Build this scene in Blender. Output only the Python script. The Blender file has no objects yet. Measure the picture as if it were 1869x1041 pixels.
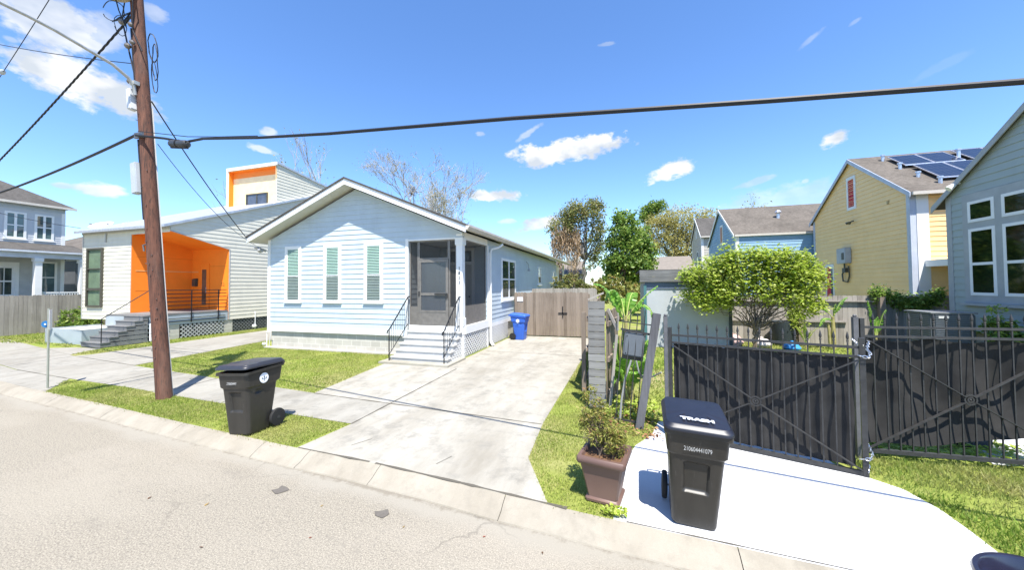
import bpy, bmesh, math, random
import numpy as np
from mathutils import Vector, Matrix, Euler

R = math.radians
scene = bpy.context.scene
COL = scene.collection

# ------------------------------------------------------------------ camera
# World axes: X runs along the street, Y runs into the lots, Z is up (metres).
F_PX, W_PX, HOR = 660.0, 1869.0, 520.0
PITCH, ROLL, YAW = R(1.5), 0.008, R(17)
fw0 = Vector((-math.sin(YAW), math.cos(YAW), 0)); rt0 = Vector((math.cos(YAW), math.sin(YAW), 0)); up0 = Vector((0, 0, 1))
fw = fw0 * math.cos(PITCH) + up0 * math.sin(PITCH)
up1 = up0 * math.cos(PITCH) - fw0 * math.sin(PITCH)
rt = rt0 * math.cos(ROLL) - up1 * math.sin(ROLL)
up = up1 * math.cos(ROLL) + rt0 * math.sin(ROLL)
cam_d = bpy.data.cameras.new("camera"); cam = bpy.data.objects.new("camera", cam_d); COL.objects.link(cam)
cam.matrix_world = Matrix(((rt.x, up.x, -fw.x, 0), (rt.y, up.y, -fw.y, 0), (rt.z, up.z, -fw.z, 2.5), (0, 0, 0, 1)))
cam_d.sensor_width = 36.0; cam_d.lens = 36.0 * F_PX / W_PX
cam_d.shift_y = -(520.5 - (HOR - F_PX * math.tan(PITCH))) / W_PX
cam_d.clip_start = 0.05; cam_d.clip_end = 2000
scene.camera = cam

# ------------------------------------------------------------------ light
SUN_AZ, SUN_EL = R(28), R(64)
travel = Vector((-math.sin(SUN_AZ) * math.cos(SUN_EL), math.cos(SUN_AZ) * math.cos(SUN_EL), -math.sin(SUN_EL)))
sd = bpy.data.lights.new("sun", 'SUN'); sun = bpy.data.objects.new("sun", sd); COL.objects.link(sun)
sun.rotation_euler = travel.to_track_quat('-Z', 'Y').to_euler()
sd.energy = 4.8; sd.angle = R(0.53); sd.color = (1.0, 0.955, 0.88)
scene.view_settings.view_transform = 'Standard'; scene.view_settings.look = 'None'
scene.view_settings.exposure = 1.08; scene.view_settings.gamma = 1.0
try: scene.view_settings.use_curve_mapping = False
except Exception: pass

world = bpy.data.worlds.new("World"); scene.world = world; world.use_nodes = True
wn, wl = world.node_tree.nodes, world.node_tree.links
wn.clear()
def wnode(t, **k):
    n = wn.new(t)
    for a, b in k.items(): setattr(n, a, b)
    return n
sky = wnode('ShaderNodeTexSky', sky_type='NISHITA')
sky.sun_disc = False; sky.sun_elevation = SUN_EL; sky.sun_rotation = R(152)
sky.air_density = 1.0; sky.dust_density = 0.3; sky.ozone_density = 2.0; sky.altitude = 10
bgs = wnode('ShaderNodeBackground'); bgs.inputs['Strength'].default_value = 0.132
huesat = wnode('ShaderNodeHueSaturation'); huesat.inputs['Saturation'].default_value = 1.12
tint = wnode('ShaderNodeMix', data_type='RGBA', blend_type='MULTIPLY'); tint.inputs[0].default_value = 1; tint.inputs[7].default_value = (.80, .90, 1.06, 1)
wl.new(sky.outputs[0], huesat.inputs['Color']); wl.new(huesat.outputs[0], tint.inputs[6]); wl.new(tint.outputs[2], bgs.inputs['Color'])
# scattered fair-weather clouds: each one a noise-edged patch at its own bearing and height in the sky
tc = wnode('ShaderNodeTexCoord')
def wmath(op, a, b=None, clamp=False):
    n = wnode('ShaderNodeMath', operation=op, use_clamp=clamp)
    for i, v in enumerate((a, b)):
        if v is None: continue
        if isinstance(v, (int, float)): n.inputs[i].default_value = v
        else: wl.new(v, n.inputs[i])
    return n.outputs[0]
def wdot(v):
    n = wnode('ShaderNodeVectorMath', operation='DOT_PRODUCT'); wl.new(tc.outputs['Generated'], n.inputs[0]); n.inputs[1].default_value = v
    return n.outputs['Value']
nz = wnode('ShaderNodeTexNoise'); nz.inputs['Scale'].default_value = 17; nz.inputs['Detail'].default_value = 7; nz.inputs['Roughness'].default_value = 0.58
nz2 = wnode('ShaderNodeTexNoise'); nz2.inputs['Scale'].default_value = 45; nz2.inputs['Detail'].default_value = 5; nz2.inputs['Roughness'].default_value = 0.6
mp = wnode('ShaderNodeMapping'); mp.inputs['Scale'].default_value = (1, 1, 1.7)
wl.new(tc.outputs['Generated'], mp.inputs[0]); wl.new(mp.outputs[0], nz.inputs['Vector']); wl.new(mp.outputs[0], nz2.inputs['Vector'])
nmix = wmath('ADD', wmath('MULTIPLY', wmath('SUBTRACT', nz.outputs['Fac'], 0.5), 3.6), wmath('MULTIPLY', wmath('SUBTRACT', nz2.outputs['Fac'], 0.5), 2.3))
# (azimuth deg from +Y towards -X, elevation deg, half width deg, half height deg, tilt, density)
def pxdir(px, py):
    return (fw + rt * ((px - 934.5) / F_PX) - up * ((py - (HOR - F_PX * math.tan(PITCH))) / F_PX)).normalized()
CLOUDS = [  # bearing given as the two numbers of a direction, half sizes in view-independent angle units
    (130, 140, 118, 40, 12, 1.0), (230, 185, 75, 30, 18, 1.0), (60, 110, 60, 22, 10, .9), (95, 40, 95, 42, 8, .85), (190, 60, 45, 30, 0, .6), (280, 22, 22, 12, 0, .5), (20, 72, 18, 6, 0, .4),
    (1035, 275, 95, 20, -6, 1.2), (1090, 262, 40, 14, 0, 1.0), (1225, 311, 46, 15, -14, 1.1), (1530, 251, 32, 12, -10, 1.1), (906, 357, 46, 10, 0, 1.1),
    (190, 348, 60, 11, 0, .8), (115, 339, 20, 6, 0, .6), (490, 240, 16, 8, 0, .6), (478, 272, 26, 6, 10, .6), (985, 410, 48, 11, -8, .9), (930, 405, 18, 5, 0, .5),
    (1478, 72, 24, 5, -30, .22), (1562, 38, 16, 4, -25, .2), (1380, 332, 34, 6, -12, .4), (968, 240, 24, 5, -30, .45), (877, 244, 8, 4, 0, .45), (1110, 80, 14, 3, 0, .35), (1470, 331, 8, 4, 0, .4),
    (1440, 362, 130, 26, 0, .35), (1720, 120, 60, 8, -20, .06)]
acc = None
for (px_, py_, hw, hh, tilt, den) in CLOUDS:
    c = pxdir(px_, py_); e1 = c.cross(Vector((0, 0, 1))).normalized(); e2 = e1.cross(c).normalized()
    cp = ((px_ - 934.5) / F_PX); stretch = 1.0 / math.sqrt(1 + cp * cp)
    t = R(tilt); a1 = e1 * math.cos(t) - e2 * math.sin(t); a2 = e2 * math.cos(t) + e1 * math.sin(t)
    sx = hw / F_PX * stretch ** 2; sy = hh / F_PX * stretch
    u = wdot(tuple(a1 / sx)); v = wdot(tuple(a2 / sy)); w = wdot(tuple(c))
    r2 = wmath('ADD', wmath('MULTIPLY', u, u), wmath('MULTIPLY', v, v))
    front = wmath('GREATER_THAN', w, 0.3)
    m = wmath('SUBTRACT', 1.0, wmath('SQRT', r2))
    m = wmath('MULTIPLY', wmath('ADD', wmath('MULTIPLY', wmath('ADD', m, 0.12), 1.9), nmix), front)
    m = wmath('MULTIPLY', wmath('MULTIPLY', m, 1.1, True), den, True)
    acc = m if acc is None else wmath('MAXIMUM', acc, m)
bgc = wnode('ShaderNodeBackground')
shade = wnode('ShaderNodeTexNoise'); shade.inputs['Scale'].default_value = 9; shade.inputs['Detail'].default_value = 4
wl.new(mp.outputs[0], shade.inputs['Vector'])
crp = wnode('ShaderNodeValToRGB'); crp.color_ramp.elements[0].position = .42; crp.color_ramp.elements[0].color = (.62, .68, .76, 1)
crp.color_ramp.elements[1].position = .56; crp.color_ramp.elements[1].color = (.98, .98, .98, 1)
wl.new(shade.outputs['Fac'], crp.inputs[0]); wl.new(crp.outputs[0], bgc.inputs['Color']); bgc.inputs['Strength'].default_value = 0.56
mixs = wnode('ShaderNodeMixShader'); wout = wnode('ShaderNodeOutputWorld')
wl.new(acc, mixs.inputs[0]); wl.new(bgs.outputs[0], mixs.inputs[1]); wl.new(bgc.outputs[0], mixs.inputs[2]); wl.new(mixs.outputs[0], wout.inputs['Surface'])

# ------------------------------------------------------------------ materials
MATS = {}
class NT:
    def __init__(s, name):
        s.m = bpy.data.materials.new(name); s.m.use_nodes = True
        s.n, s.l = s.m.node_tree.nodes, s.m.node_tree.links
        s.b = s.n['Principled BSDF']; s.tc = s.n.new('ShaderNodeTexCoord')
    def node(s, t, **k):
        n = s.n.new(t)
        for a, b in k.items():
            if a in n.inputs: n.inputs[a].default_value = b
            else: setattr(n, a, b)
        return n
    def noise(s, scale, detail=4, rough=.55, stretch=None, seed=0):
        n = s.node('ShaderNodeTexNoise', Scale=scale, Detail=detail, Roughness=rough)
        mpn = s.node('ShaderNodeMapping', Scale=stretch or (1, 1, 1), Location=(seed, seed * 1.7, seed * .6))
        s.l.new(s.tc.outputs['Object'], mpn.inputs[0]); s.l.new(mpn.outputs[0], n.inputs['Vector'])
        return n.outputs['Fac']
    def ramp(s, fac, stops):
        n = s.n.new('ShaderNodeValToRGB'); el = n.color_ramp.elements
        while len(el) < len(stops): el.new(.5)
        for e, (p, c) in zip(el, stops):
            e.position = p; e.color = (c, c, c, 1) if isinstance(c, (int, float)) else (*c, 1)
        s.l.new(fac, n.inputs[0]); return n.outputs[0]
    def mix(s, fac, a, b, mode='MIX'):
        n = s.n.new('ShaderNodeMix'); n.data_type = 'RGBA'; n.blend_type = mode
        for i, v in ((0, fac), (6, a), (7, b)):
            if isinstance(v, (int, float)): n.inputs[i].default_value = v if i == 0 else (v, v, v, 1)
            elif isinstance(v, tuple): n.inputs[i].default_value = (*v, 1)
            else: s.l.new(v, n.inputs[i])
        return n.outputs[2]
    def color(s, c):
        if isinstance(c, tuple): s.b.inputs['Base Color'].default_value = (*c, 1)
        else: s.l.new(c, s.b.inputs['Base Color'])
    def bump(s, fac, strength=.3, dist=.01):
        n = s.node('ShaderNodeBump', Strength=strength, Distance=dist); s.l.new(fac, n.inputs['Height']); s.l.new(n.outputs[0], s.b.inputs['Normal'])
    def set(s, **k):
        for a, b in k.items(): s.b.inputs[a.replace('_', ' ')].default_value = b

def hexl(r, g, b):  # sRGB 0-255 to linear
    return tuple(((v / 255) / 12.92 if v <= 10 else (((v / 255) + .055) / 1.055) ** 2.4) for v in (r, g, b))
def sc(c, k): return tuple(min(1, v * k) for v in c)

def paint(name, c, rough=.55, var=.12, scale=3, bump=.0, dirt=.0, spec=.4, board=0):
    if name in MATS: return MATS[name]
    t = NT(name); f = t.noise(scale, 5)
    col = t.mix(t.ramp(f, [(.3, 0.), (.7, 1.)]), sc(c, 1 - var), sc(c, 1 + var * .5))
    if dirt:
        g = t.noise(1.6, 7, .72, (1, 1, .25), 3)
        col = t.mix(t.ramp(g, [(.5, 0.), (.75, dirt)]), col, sc(c, .45))
    if board:   # each board weathers a little differently
        gi = t.node('ShaderNodeNewGeometry'); col = t.mix(t.ramp(gi.outputs['Random Per Island'], [(0, 0.), (1, board)]), col, sc(c, .72))
    t.color(col); t.set(Roughness=rough, Specular_IOR_Level=spec)
    if bump: t.bump(t.noise(60, 3), bump, .004)
    MATS[name] = t.m; return t.m

def wood(name, c1, c2, scale=1.0, axis='z', rough=.85, knots=True, plank=None):
    if name in MATS: return MATS[name]
    t = NT(name); st = {'z': (14, 14, .9), 'x': (.9, 14, 14), 'y': (14, .9, 14)}[axis]
    f = t.noise(1.6 * scale, 8, .65, st); g = t.noise(.9 * scale, 4, .6, (1.2, 1.2, 1.2), 5)
    col = t.mix(t.ramp(f, [(.28, 0.), (.72, 1.)]), c1, c2)
    col = t.mix(t.ramp(g, [(.35, 0.), (.7, .55)]), col, sc(c1, .62))
    if plank:
        isl = t.node('ShaderNodeNewGeometry'); col = t.mix(t.ramp(isl.outputs['Random Per Island'], [(0, 0.), (1, plank)]), col, sc(c2, 1.25))
    t.color(col); t.set(Roughness=rough, Specular_IOR_Level=.2); t.bump(f, .5, .006); MATS[name] = t.m; return t.m

def leafmat(name, stops, rough=.5, trans=.25, spec=.3):
    if name in MATS: return MATS[name]
    t = NT(name); g = t.node('ShaderNodeNewGeometry'); f = t.noise(.9, 3, .6)
    col = t.ramp(g.outputs['Random Per Island'], stops)
    col = t.mix(t.ramp(f, [(.35, 0.), (.7, .5)]), col, stops[0][1])
    t.color(col); t.set(Roughness=rough, Specular_IOR_Level=spec)
    tr = t.node('ShaderNodeBsdfTranslucent'); t.l.new(col, tr.inputs['Color'])
    ms = t.node('ShaderNodeMixShader'); ms.inputs[0].default_value = trans
    out = t.n['Material Output']; t.l.new(t.b.outputs[0], ms.inputs[1]); t.l.new(tr.outputs[0], ms.inputs[2]); t.l.new(ms.outputs[0], out.inputs['Surface'])
    MATS[name] = t.m; return t.m

def concrete(name, c, stain=.35, scale=1.0, spots=.3, warm=(.95, .88, .76)):
    if name in MATS: return MATS[name]
    t = NT(name)
    a = t.noise(.9 * scale, 8, .70, (1.3, .40, 1)); b = t.noise(3.5 * scale, 8, .7, None, 4); d = t.noise(140, 2, .6, None, 2); e = t.noise(.35 * scale, 5, .6, None, 9)
    col = t.mix(t.ramp(a, [(.38, 0.), (.68, stain)]), c, sc(tuple(x * y for x, y in zip(c, warm)), .5))
    col = t.mix(t.ramp(b, [(.50, 0.), (.64, spots)]), col, sc(c, .48))
    col = t.mix(t.ramp(e, [(.45, 0.), (.62, .3)]), col, sc(c, 1.2))
    col = t.mix(t.ramp(d, [(.35, .25), (.6, 0.)]), col, sc(c, .6))
    t.color(col); t.set(Roughness=.9, Specular_IOR_Level=.2); t.bump(d, .25, .004); MATS[name] = t.m; return t.m

def shingle(name, c1, c2):
    if name in MATS: return MATS[name]
    t = NT(name); f = t.noise(7, 6, .7, (1, 1, 2.5)); g = t.noise(.8, 6, .7, None, 3); d = t.noise(55, 3, .7, None, 7)
    col = t.mix(t.ramp(f, [(.3, 0.), (.7, 1.)]), c1, c2)
    col = t.mix(t.ramp(g, [(.45, 0.), (.7, .55)]), col, sc(c1, .55)); col = t.mix(t.ramp(d, [(.35, .45), (.6, 0.)]), col, sc(c1, .5))
    t.color(col); t.set(Roughness=.95, Specular_IOR_Level=.15); t.bump(d, .4, .01); MATS[name] = t.m; return t.m

def glass(name, c, rough=.03, var=.6):
    if name in MATS: return MATS[name]
    t = NT(name); f = t.noise(1.3, 5, .6); t.color(t.mix(t.ramp(f, [(.35, 0.), (.65, 1.)]), sc(c, 1 - var), c))
    t.set(Roughness=rough, Specular_IOR_Level=.9, IOR=1.5); MATS[name] = t.m; return t.m

def clear(name, tint, opac, rough=.05, gloss=True):
    """see-through sheet: window pane or insect screen"""
    if name in MATS: return MATS[name]
    t = NT(name); t.color(tint); t.set(Roughness=rough, Specular_IOR_Level=.6 if gloss else .1)
    tr = t.node('ShaderNodeBsdfTransparent'); ms = t.node('ShaderNodeMixShader'); ms.inputs[0].default_value = opac
    out = t.n['Material Output']; t.l.new(tr.outputs[0], ms.inputs[1]); t.l.new(t.b.outputs[0], ms.inputs[2]); t.l.new(ms.outputs[0], out.inputs['Surface'])
    MATS[name] = t.m; return t.m

def metal(name, c, rough=.45, metallic=.8):
    if name in MATS: return MATS[name]
    t = NT(name); f = t.noise(6, 5); t.color(t.mix(t.ramp(f, [(.3, 0.), (.7, 1.)]), sc(c, .8), sc(c, 1.1))); t.set(Roughness=rough, Metallic=metallic); MATS[name] = t.m; return t.m

# ------------------------------------------------------------------ builders
BASE = {}
def tag(o, label=None, cat=None, group=None, kind=None):
    for k, v in (('label', label), ('category', cat), ('group', group), ('kind', kind)):
        if v: o[k] = v
    return o
def thing(name, label, cat, loc, group=None):
    o = bpy.data.objects.new(name, None); COL.objects.link(o); o.location = loc; o.empty_display_size = .2
    BASE[o.name] = Vector(loc); return tag(o, label, cat, group)
def root_of(o):
    while o.parent: o = o.parent
    return o
def link_mesh(name, me, m, parent, loc=None):
    o = bpy.data.objects.new(name, me); COL.objects.link(o)
    if m is not None and not me.materials: me.materials.append(m)
    if parent is not None: o.parent = parent
    elif loc is not None: o.location = loc
    return o

class MB:
    def __init__(s): s.v = []; s.f = []
    def add(s, vs, fs):
        b = len(s.v); s.v += [tuple(p) for p in vs]; s.f += [tuple(i + b for i in f) for f in fs]; return s
    def box(s, x0, x1, y0, y1, z0, z1, rot=None, piv=None):
        vs = [Vector((x, y, z)) for z in (z0, z1) for y in (y0, y1) for x in (x0, x1)]
        if rot is not None:
            p = Vector(piv) if piv is not None else Vector(((x0 + x1) / 2, (y0 + y1) / 2, (z0 + z1) / 2)); vs = [p + rot @ (q - p) for q in vs]
        return s.add(vs, [(0, 2, 3, 1), (4, 5, 7, 6), (0, 1, 5, 4), (2, 6, 7, 3), (0, 4, 6, 2), (1, 3, 7, 5)])
    def bar(s, a, b, w, h=None, upv=(0, 0, 1)):
        """rectangular bar from a to b, w wide sideways, h tall"""
        a, b = Vector(a), Vector(b); h = h or w; d = (b - a).normalized(); sd_ = d.cross(Vector(upv))
        if sd_.length < 1e-4: sd_ = d.cross(Vector((1, 0, 0)))
        sd_.normalize(); u = sd_.cross(d); vs = []
        for p in (a, b):
            for i, j in ((-1, -1), (1, -1), (1, 1), (-1, 1)): vs.append(p + sd_ * (i * w / 2) + u * (j * h / 2))
        return s.add(vs, [(3, 2, 1, 0), (4, 5, 6, 7), (0, 1, 5, 4), (1, 2, 6, 5), (2, 3, 7, 6), (3, 0, 4, 7)])
    def prism(s, poly, d):
        """poly: 3D polygon, extruded by vector d"""
        n = len(poly); d = Vector(d); a = [Vector(p) for p in poly]; vs = a + [p + d for p in a]
        return s.add(vs, [tuple(range(n - 1, -1, -1)), tuple(range(n, 2 * n))] + [(i, (i + 1) % n, n + (i + 1) % n, n + i) for i in range(n)])
    def quad(s, *p): return s.add(p, [tuple(range(len(p)))])
    def tube(s, path, r, n=8, caps=True):
        path = [Vector(p) for p in path]; rs = r if isinstance(r, (list, tuple)) else [r] * len(path); b = len(s.v); prev = None
        for i, p in enumerate(path):
            d = (path[min(i + 1, len(path) - 1)] - path[max(i - 1, 0)]).normalized()
            if prev is None:
                a = d.cross(Vector((0, 0, 1)));
                if a.length < .05: a = d.cross(Vector((1, 0, 0)))
            else: a = prev - d * prev.dot(d)
            a.normalize(); prev = a; c = d.cross(a)
            for k in range(n):
                t = 2 * math.pi * k / n; s.v.append(tuple(p + (a * math.cos(t) + c * math.sin(t)) * rs[i]))
        for i in range(len(path) - 1):
            for k in range(n):
                s.f.append((b + i * n + k, b + i * n + (k + 1) % n, b + (i + 1) * n + (k + 1) % n, b + (i + 1) * n + k))
        if caps:
            s.f.append(tuple(b + k for k in range(n - 1, -1, -1))); e = b + (len(path) - 1) * n; s.f.append(tuple(e + k for k in range(n)))
        return s
    def lathe(s, prof, c=(0, 0, 0), axis=(0, 0, 1), n=16, cap=True):
        ax = Vector(axis).normalized(); a = ax.cross(Vector((1, 0, 0)));
        if a.length < .1: a = ax.cross(Vector((0, 1, 0)))
        a.normalize(); bb = ax.cross(a); b = len(s.v); c = Vector(c)
        for r_, h_ in prof:
            for k in range(n):
                t = 2 * math.pi * k / n; s.v.append(tuple(c + ax * h_ + (a * math.cos(t) + bb * math.sin(t)) * r_))
        for i in range(len(prof) - 1):
            for k in range(n): s.f.append((b + i * n + k, b + i * n + (k + 1) % n, b + (i + 1) * n + (k + 1) % n, b + (i + 1) * n + k))
        if cap:
            s.f.append(tuple(b + k for k in range(n - 1, -1, -1))); e = b + (len(prof) - 1) * n; s.f.append(tuple(e + k for k in range(n)))
        return s
    def build(s, name, m, parent=None, smooth=False, bevel=0, label=None, kind=None, loc=None, local=False):
        base = Vector((0, 0, 0))
        if parent is not None and not local: base = BASE.get(root_of(parent).name, base)
        elif loc is not None and not local: base = Vector(loc)
        me = bpy.data.meshes.new(name)
        vs = [(p[0] - base.x, p[1] - base.y, p[2] - base.z) for p in s.v]
        me.from_pydata(vs, [], s.f)
        if bevel or True:
            bm = bmesh.new(); bm.from_mesh(me); bmesh.ops.recalc_face_normals(bm, faces=bm.faces)
            if bevel:
                es = [e for e in bm.edges if len(e.link_faces) == 2 and e.calc_face_angle(0) > .5]
                bmesh.ops.bevel(bm, geom=es, offset=bevel, segments=2, affect='EDGES', clamp_overlap=True)
            bm.to_mesh(me); bm.free()
        if smooth:
            me.polygons.foreach_set('use_smooth', [True] * len(me.polygons))
            try: me.set_sharp_from_angle(angle=R(40))
            except Exception: pass
        me.update(); o = link_mesh(name, me, m, parent, base if parent is None else None)
        if label: o['label'] = label
        if kind: o['kind'] = kind
        return o
def loose(name, mb, m, label, cat, loc, group=None, smooth=False, bevel=0, kind=None):
    """a thing that is one mesh"""
    o = mb.build(name, m, None, smooth, bevel, loc=loc); BASE[o.name] = Vector(loc); return tag(o, label, cat, group, kind)

def fast_mesh(name, verts, quads, m, parent=None, smooth=False, base=(0, 0, 0)):
    """verts (n,3) and faces (m,3 or 4) as numpy arrays"""
    me = bpy.data.meshes.new(name); verts = np.asarray(verts, np.float32) - np.asarray(base, np.float32); quads = np.asarray(quads, np.int32); k = quads.shape[1]
    me.vertices.add(len(verts)); me.vertices.foreach_set('co', verts.ravel()); me.loops.add(quads.size); me.loops.foreach_set('vertex_index', quads.ravel())
    me.polygons.add(len(quads)); me.polygons.foreach_set('loop_start', np.arange(0, quads.size, k, dtype=np.int32))
    try: me.polygons.foreach_set('loop_total', np.full(len(quads), k, np.int32))
    except Exception: pass
    if smooth: me.polygons.foreach_set('use_smooth', np.ones(len(quads), bool))
    me.update(calc_edges=True); me.validate(); return link_mesh(name, me, m, parent, base if parent is None else None)

def scan(poly, z):
    xs = []
    for (a, b) in zip(poly, poly[1:] + poly[:1]):
        if (a[1] <= z < b[1]) or (b[1] <= z < a[1]): xs.append(a[0] + (b[0] - a[0]) * (z - a[1]) / (b[1] - a[1]))
    xs.sort(); return [(xs[i], xs[i + 1]) for i in range(0, len(xs) - 1, 2)]
def siding(mb, o, sdir, nrm, poly, exp, holes=(), lap=.016, lo=.004, start=None, butt=3.7):
    """lapped weatherboards over a polygon given in (along, height)"""
    o, sdir, nrm = Vector(o), Vector(sdir), Vector(nrm)
    z0 = min(p[1] for p in poly) if start is None else start; zmax = max(p[1] for p in poly)
    rows = []; z = z0
    while z < zmax - 1e-6: rows.append(z); z += exp
    brk = sorted(set([p[1] for p in poly] + [h for q in holes for h in (q[2], q[3])]))
    P = lambda s_, z_, p_: o + sdir * s_ + Vector((0, 0, z_)) + nrm * p_
    for zr in rows:
        cuts = [zr] + [b for b in brk if zr + 1e-4 < b < zr + exp - 1e-4] + [min(zr + exp, zmax)]
        for a, b in zip(cuts, cuts[1:]):
            if b - a < 1e-4: continue
            ia, ib = scan(poly, a + 1e-5), scan(poly, b - 1e-5)
            for (l0, r0), (l1, r1) in zip(ia, ib):
                segs = [(l0, r0, l1, r1)]
                for (hs0, hs1, hz0, hz1) in holes:
                    if hz0 - 1e-4 <= a and b <= hz1 + 1e-4:
                        ns = []
                        for (p0, q0, p1, q1) in segs:
                            if hs0 > max(p0, p1): ns.append((p0, min(q0, hs0), p1, min(q1, hs0)))
                            if hs1 < min(q0, q1): ns.append((max(p0, hs1), q0, max(p1, hs1), q1))
                        segs = ns
                pa = lo + lap * (1 - (a - zr) / exp); pb = lo + lap * (1 - (b - zr) / exp)
                if butt and len(cuts) == 2:   # staggered butt joints between the boards
                    ns = []
                    for (p0, q0, p1, q1) in segs:
                        ph = (math.sin(zr * 91.7 + o.x * 3.1 + o.y) * .5 + .5) * butt; c = ph + math.floor((max(p0, p1) - ph) / butt + 1) * butt; a0, a1 = p0, p1
                        while c < min(q0, q1) - .25:
                            if c > max(p0, p1) + .25: ns.append((a0, c - .002, a1, c - .002)); a0 = a1 = c + .002
                            c += butt
                        ns.append((a0, q0, a1, q1))
                    segs = ns
                for (p0, q0, p1, q1) in segs:
                    if q0 - p0 < 1e-3 and q1 - p1 < 1e-3: continue
                    mb.quad(P(p0, a, pa), P(q0, a, pa), P(q1, b, pb), P(p1, b, pb))
                    if abs(a - zr) < 1e-4: mb.quad(P(p0, a, 0), P(q0, a, 0), P(q0, a, pa), P(p0, a, pa))
    return mb
def lattice(mb, o, sdir, nrm, poly, step=.085, w=.028, t=.008):
    """diagonal lattice clipped to a convex polygon in (along, height)"""
    o, sdir, nrm = Vector(o), Vector(sdir), Vector(nrm); q = math.sqrt(.5)
    for k, (dx, dz) in enumerate(((q, q), (q, -q))):
        nx, nz_ = -dz, dx; pr = [p[0] * nx + p[1] * nz_ for p in poly]; c = min(pr) + step * .3
        while c < max(pr):
            ts = []
            for a, b in zip(poly, poly[1:] + poly[:1]):
                da, db = a[0] * nx + a[1] * nz_ - c, b[0] * nx + b[1] * nz_ - c
                if da * db < 0:
                    f = da / (da - db); ts.append((a[0] + (b[0] - a[0]) * f) * dx + (a[1] + (b[1] - a[1]) * f) * dz)
            if len(ts) == 2 and abs(ts[0] - ts[1]) > .03:
                t0, t1 = min(ts), max(ts); A = (dx * t0 + nx * c, dz * t0 + nz_ * c); B = (dx * t1 + nx * c, dz * t1 + nz_ * c); off = nrm * (k * t)
                mb.bar(o + sdir * A[0] + Vector((0, 0, A[1])) + off, o + sdir * B[0] + Vector((0, 0, B[1])) + off, t, w, upv=nrm.cross(sdir * (B[0] - A[0]) + Vector((0, 0, B[1] - A[1]))))
            c += step
    return mb
def text_mesh(name, txt, size, m, parent, loc, rot, extrude=.0015, align='CENTER', xs=1.0, bold=0.0):
    cu = bpy.data.curves.new(name, 'FONT'); cu.body = txt; cu.size = size; cu.extrude = extrude; cu.align_x = align; cu.offset = bold
    tmp = bpy.data.objects.new(name, cu); COL.objects.link(tmp); dg = bpy.context.evaluated_depsgraph_get(); dg.update()
    me = bpy.data.meshes.new_from_object(tmp.evaluated_get(dg)); bpy.data.objects.remove(tmp)
    M_ = Matrix.LocRotScale(Vector(loc), Euler(rot), Vector((xs, 1, 1))); me.transform(M_); me.materials.clear()
    o = bpy.data.objects.new(name, me); COL.objects.link(o); me.materials.append(m); o.parent = parent; return o
def kids(o): return [c for c in o.children]
def copy_tree(o, parent=None):
    c = o.copy(); COL.objects.link(c); c.parent = parent
    for ch in kids(o): copy_tree(ch, c)
    if o.name in BASE: BASE[c.name] = BASE[o.name].copy()
    return c
# ================================================================== GROUND
Z = 0.12                                       # level of the lots; the road lies at 0
def sheet(name, pts, z, m, kind='structure'):
    mb = MB(); mb.quad(*[(p[0], p[1], z) for p in pts]); o = mb.build(name, m); o['kind'] = kind; return o

# soil / turf base
t = NT('turf_soil'); f = t.noise(1.3, 7, .65); g = t.noise(24, 4, .7, None, 2); h_ = t.noise(.45, 4, .6, None, 8)
c_ = t.mix(t.ramp(f, [(.35, 0.), (.65, 1.)]), (.19, .235, .045), (.27, .29, .075))
c_ = t.mix(t.ramp(h_, [(.50, 0.), (.66, .8)]), c_, (.33, .28, .15)); c_ = t.mix(t.ramp(g, [(.35, .45), (.6, 0.)]), c_, (.12, .145, .03))
t.color(c_); t.set(Roughness=.95, Specular_IOR_Level=.1); t.bump(g, .8, .02); TURF = t.m
t = NT('asphalt'); a_ = t.noise(70, 4, .85); b_ = t.noise(26, 4, .7, None, 3); c1 = t.noise(.5, 6, .6, (.5, 1, 1), 5); d1 = t.noise(1.7, 7, .7, (.6, 1, 1), 6); e1_ = t.noise(.28, 3, .5, (1, 2.2, 1), 11)
col = t.mix(t.ramp(a_, [(.40, 0.), (.60, 1.)]), (.148, .130, .102), (.352, .318, .252))
col = t.mix(t.ramp(a_, [(.60, 0.), (.68, .8)]), col, (.48, .44, .365)); col = t.mix(t.ramp(b_, [(.34, .6), (.46, 0.)]), col, (.15, .137, .115))
col = t.mix(t.ramp(c1, [(.5, 0.), (.7, .35)]), col, (.37, .33, .27)); col = t.mix(t.ramp(d1, [(.58, 0.), (.74, .42)]), col, (.15, .135, .112)); col = t.mix(t.ramp(e1_, [(.52, 0.), (.65, .25)]), col, (.325, .295, .238))
# sandy silt washed along the gutter: the kerb runs close to y = 3.58 - 0.083 x
sx = t.node('ShaderNodeSeparateXYZ'); t.l.new(t.tc.outputs['Object'], sx.inputs[0])
def tm(op, a, b):
    n = t.node('ShaderNodeMath', operation=op)
    for k, v in enumerate((a, b)):
        if isinstance(v, (int, float)): n.inputs[k].default_value = v
        else: t.l.new(v, n.inputs[k])
    return n.outputs[0]
dist = tm('SUBTRACT', tm('SUBTRACT', 3.58, tm('MULTIPLY', sx.outputs[0], .083)), sx.outputs[1])
silt = tm('ADD', tm('MULTIPLY', dist, -1.6), tm('ADD', tm('MULTIPLY', t.noise(1.1, 6, .65, (.5, 1, 1), 31), 1.5), -.18)); col = t.mix(t.ramp(silt, [(.05, 0.), (.42, .8)]), col, (.285, .262, .215))
grit = t.noise(9, 6, .75, None, 17); edge = tm('ADD', tm('MULTIPLY', dist, -5.0), tm('MULTIPLY', grit, 1.6)); col = t.mix(t.ramp(edge, [(.45, 0.), (.75, .6)]), col, (.16, .135, .10))
vr = t.node('ShaderNodeTexVoronoi', feature='DISTANCE_TO_EDGE', Scale=.42)
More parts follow.
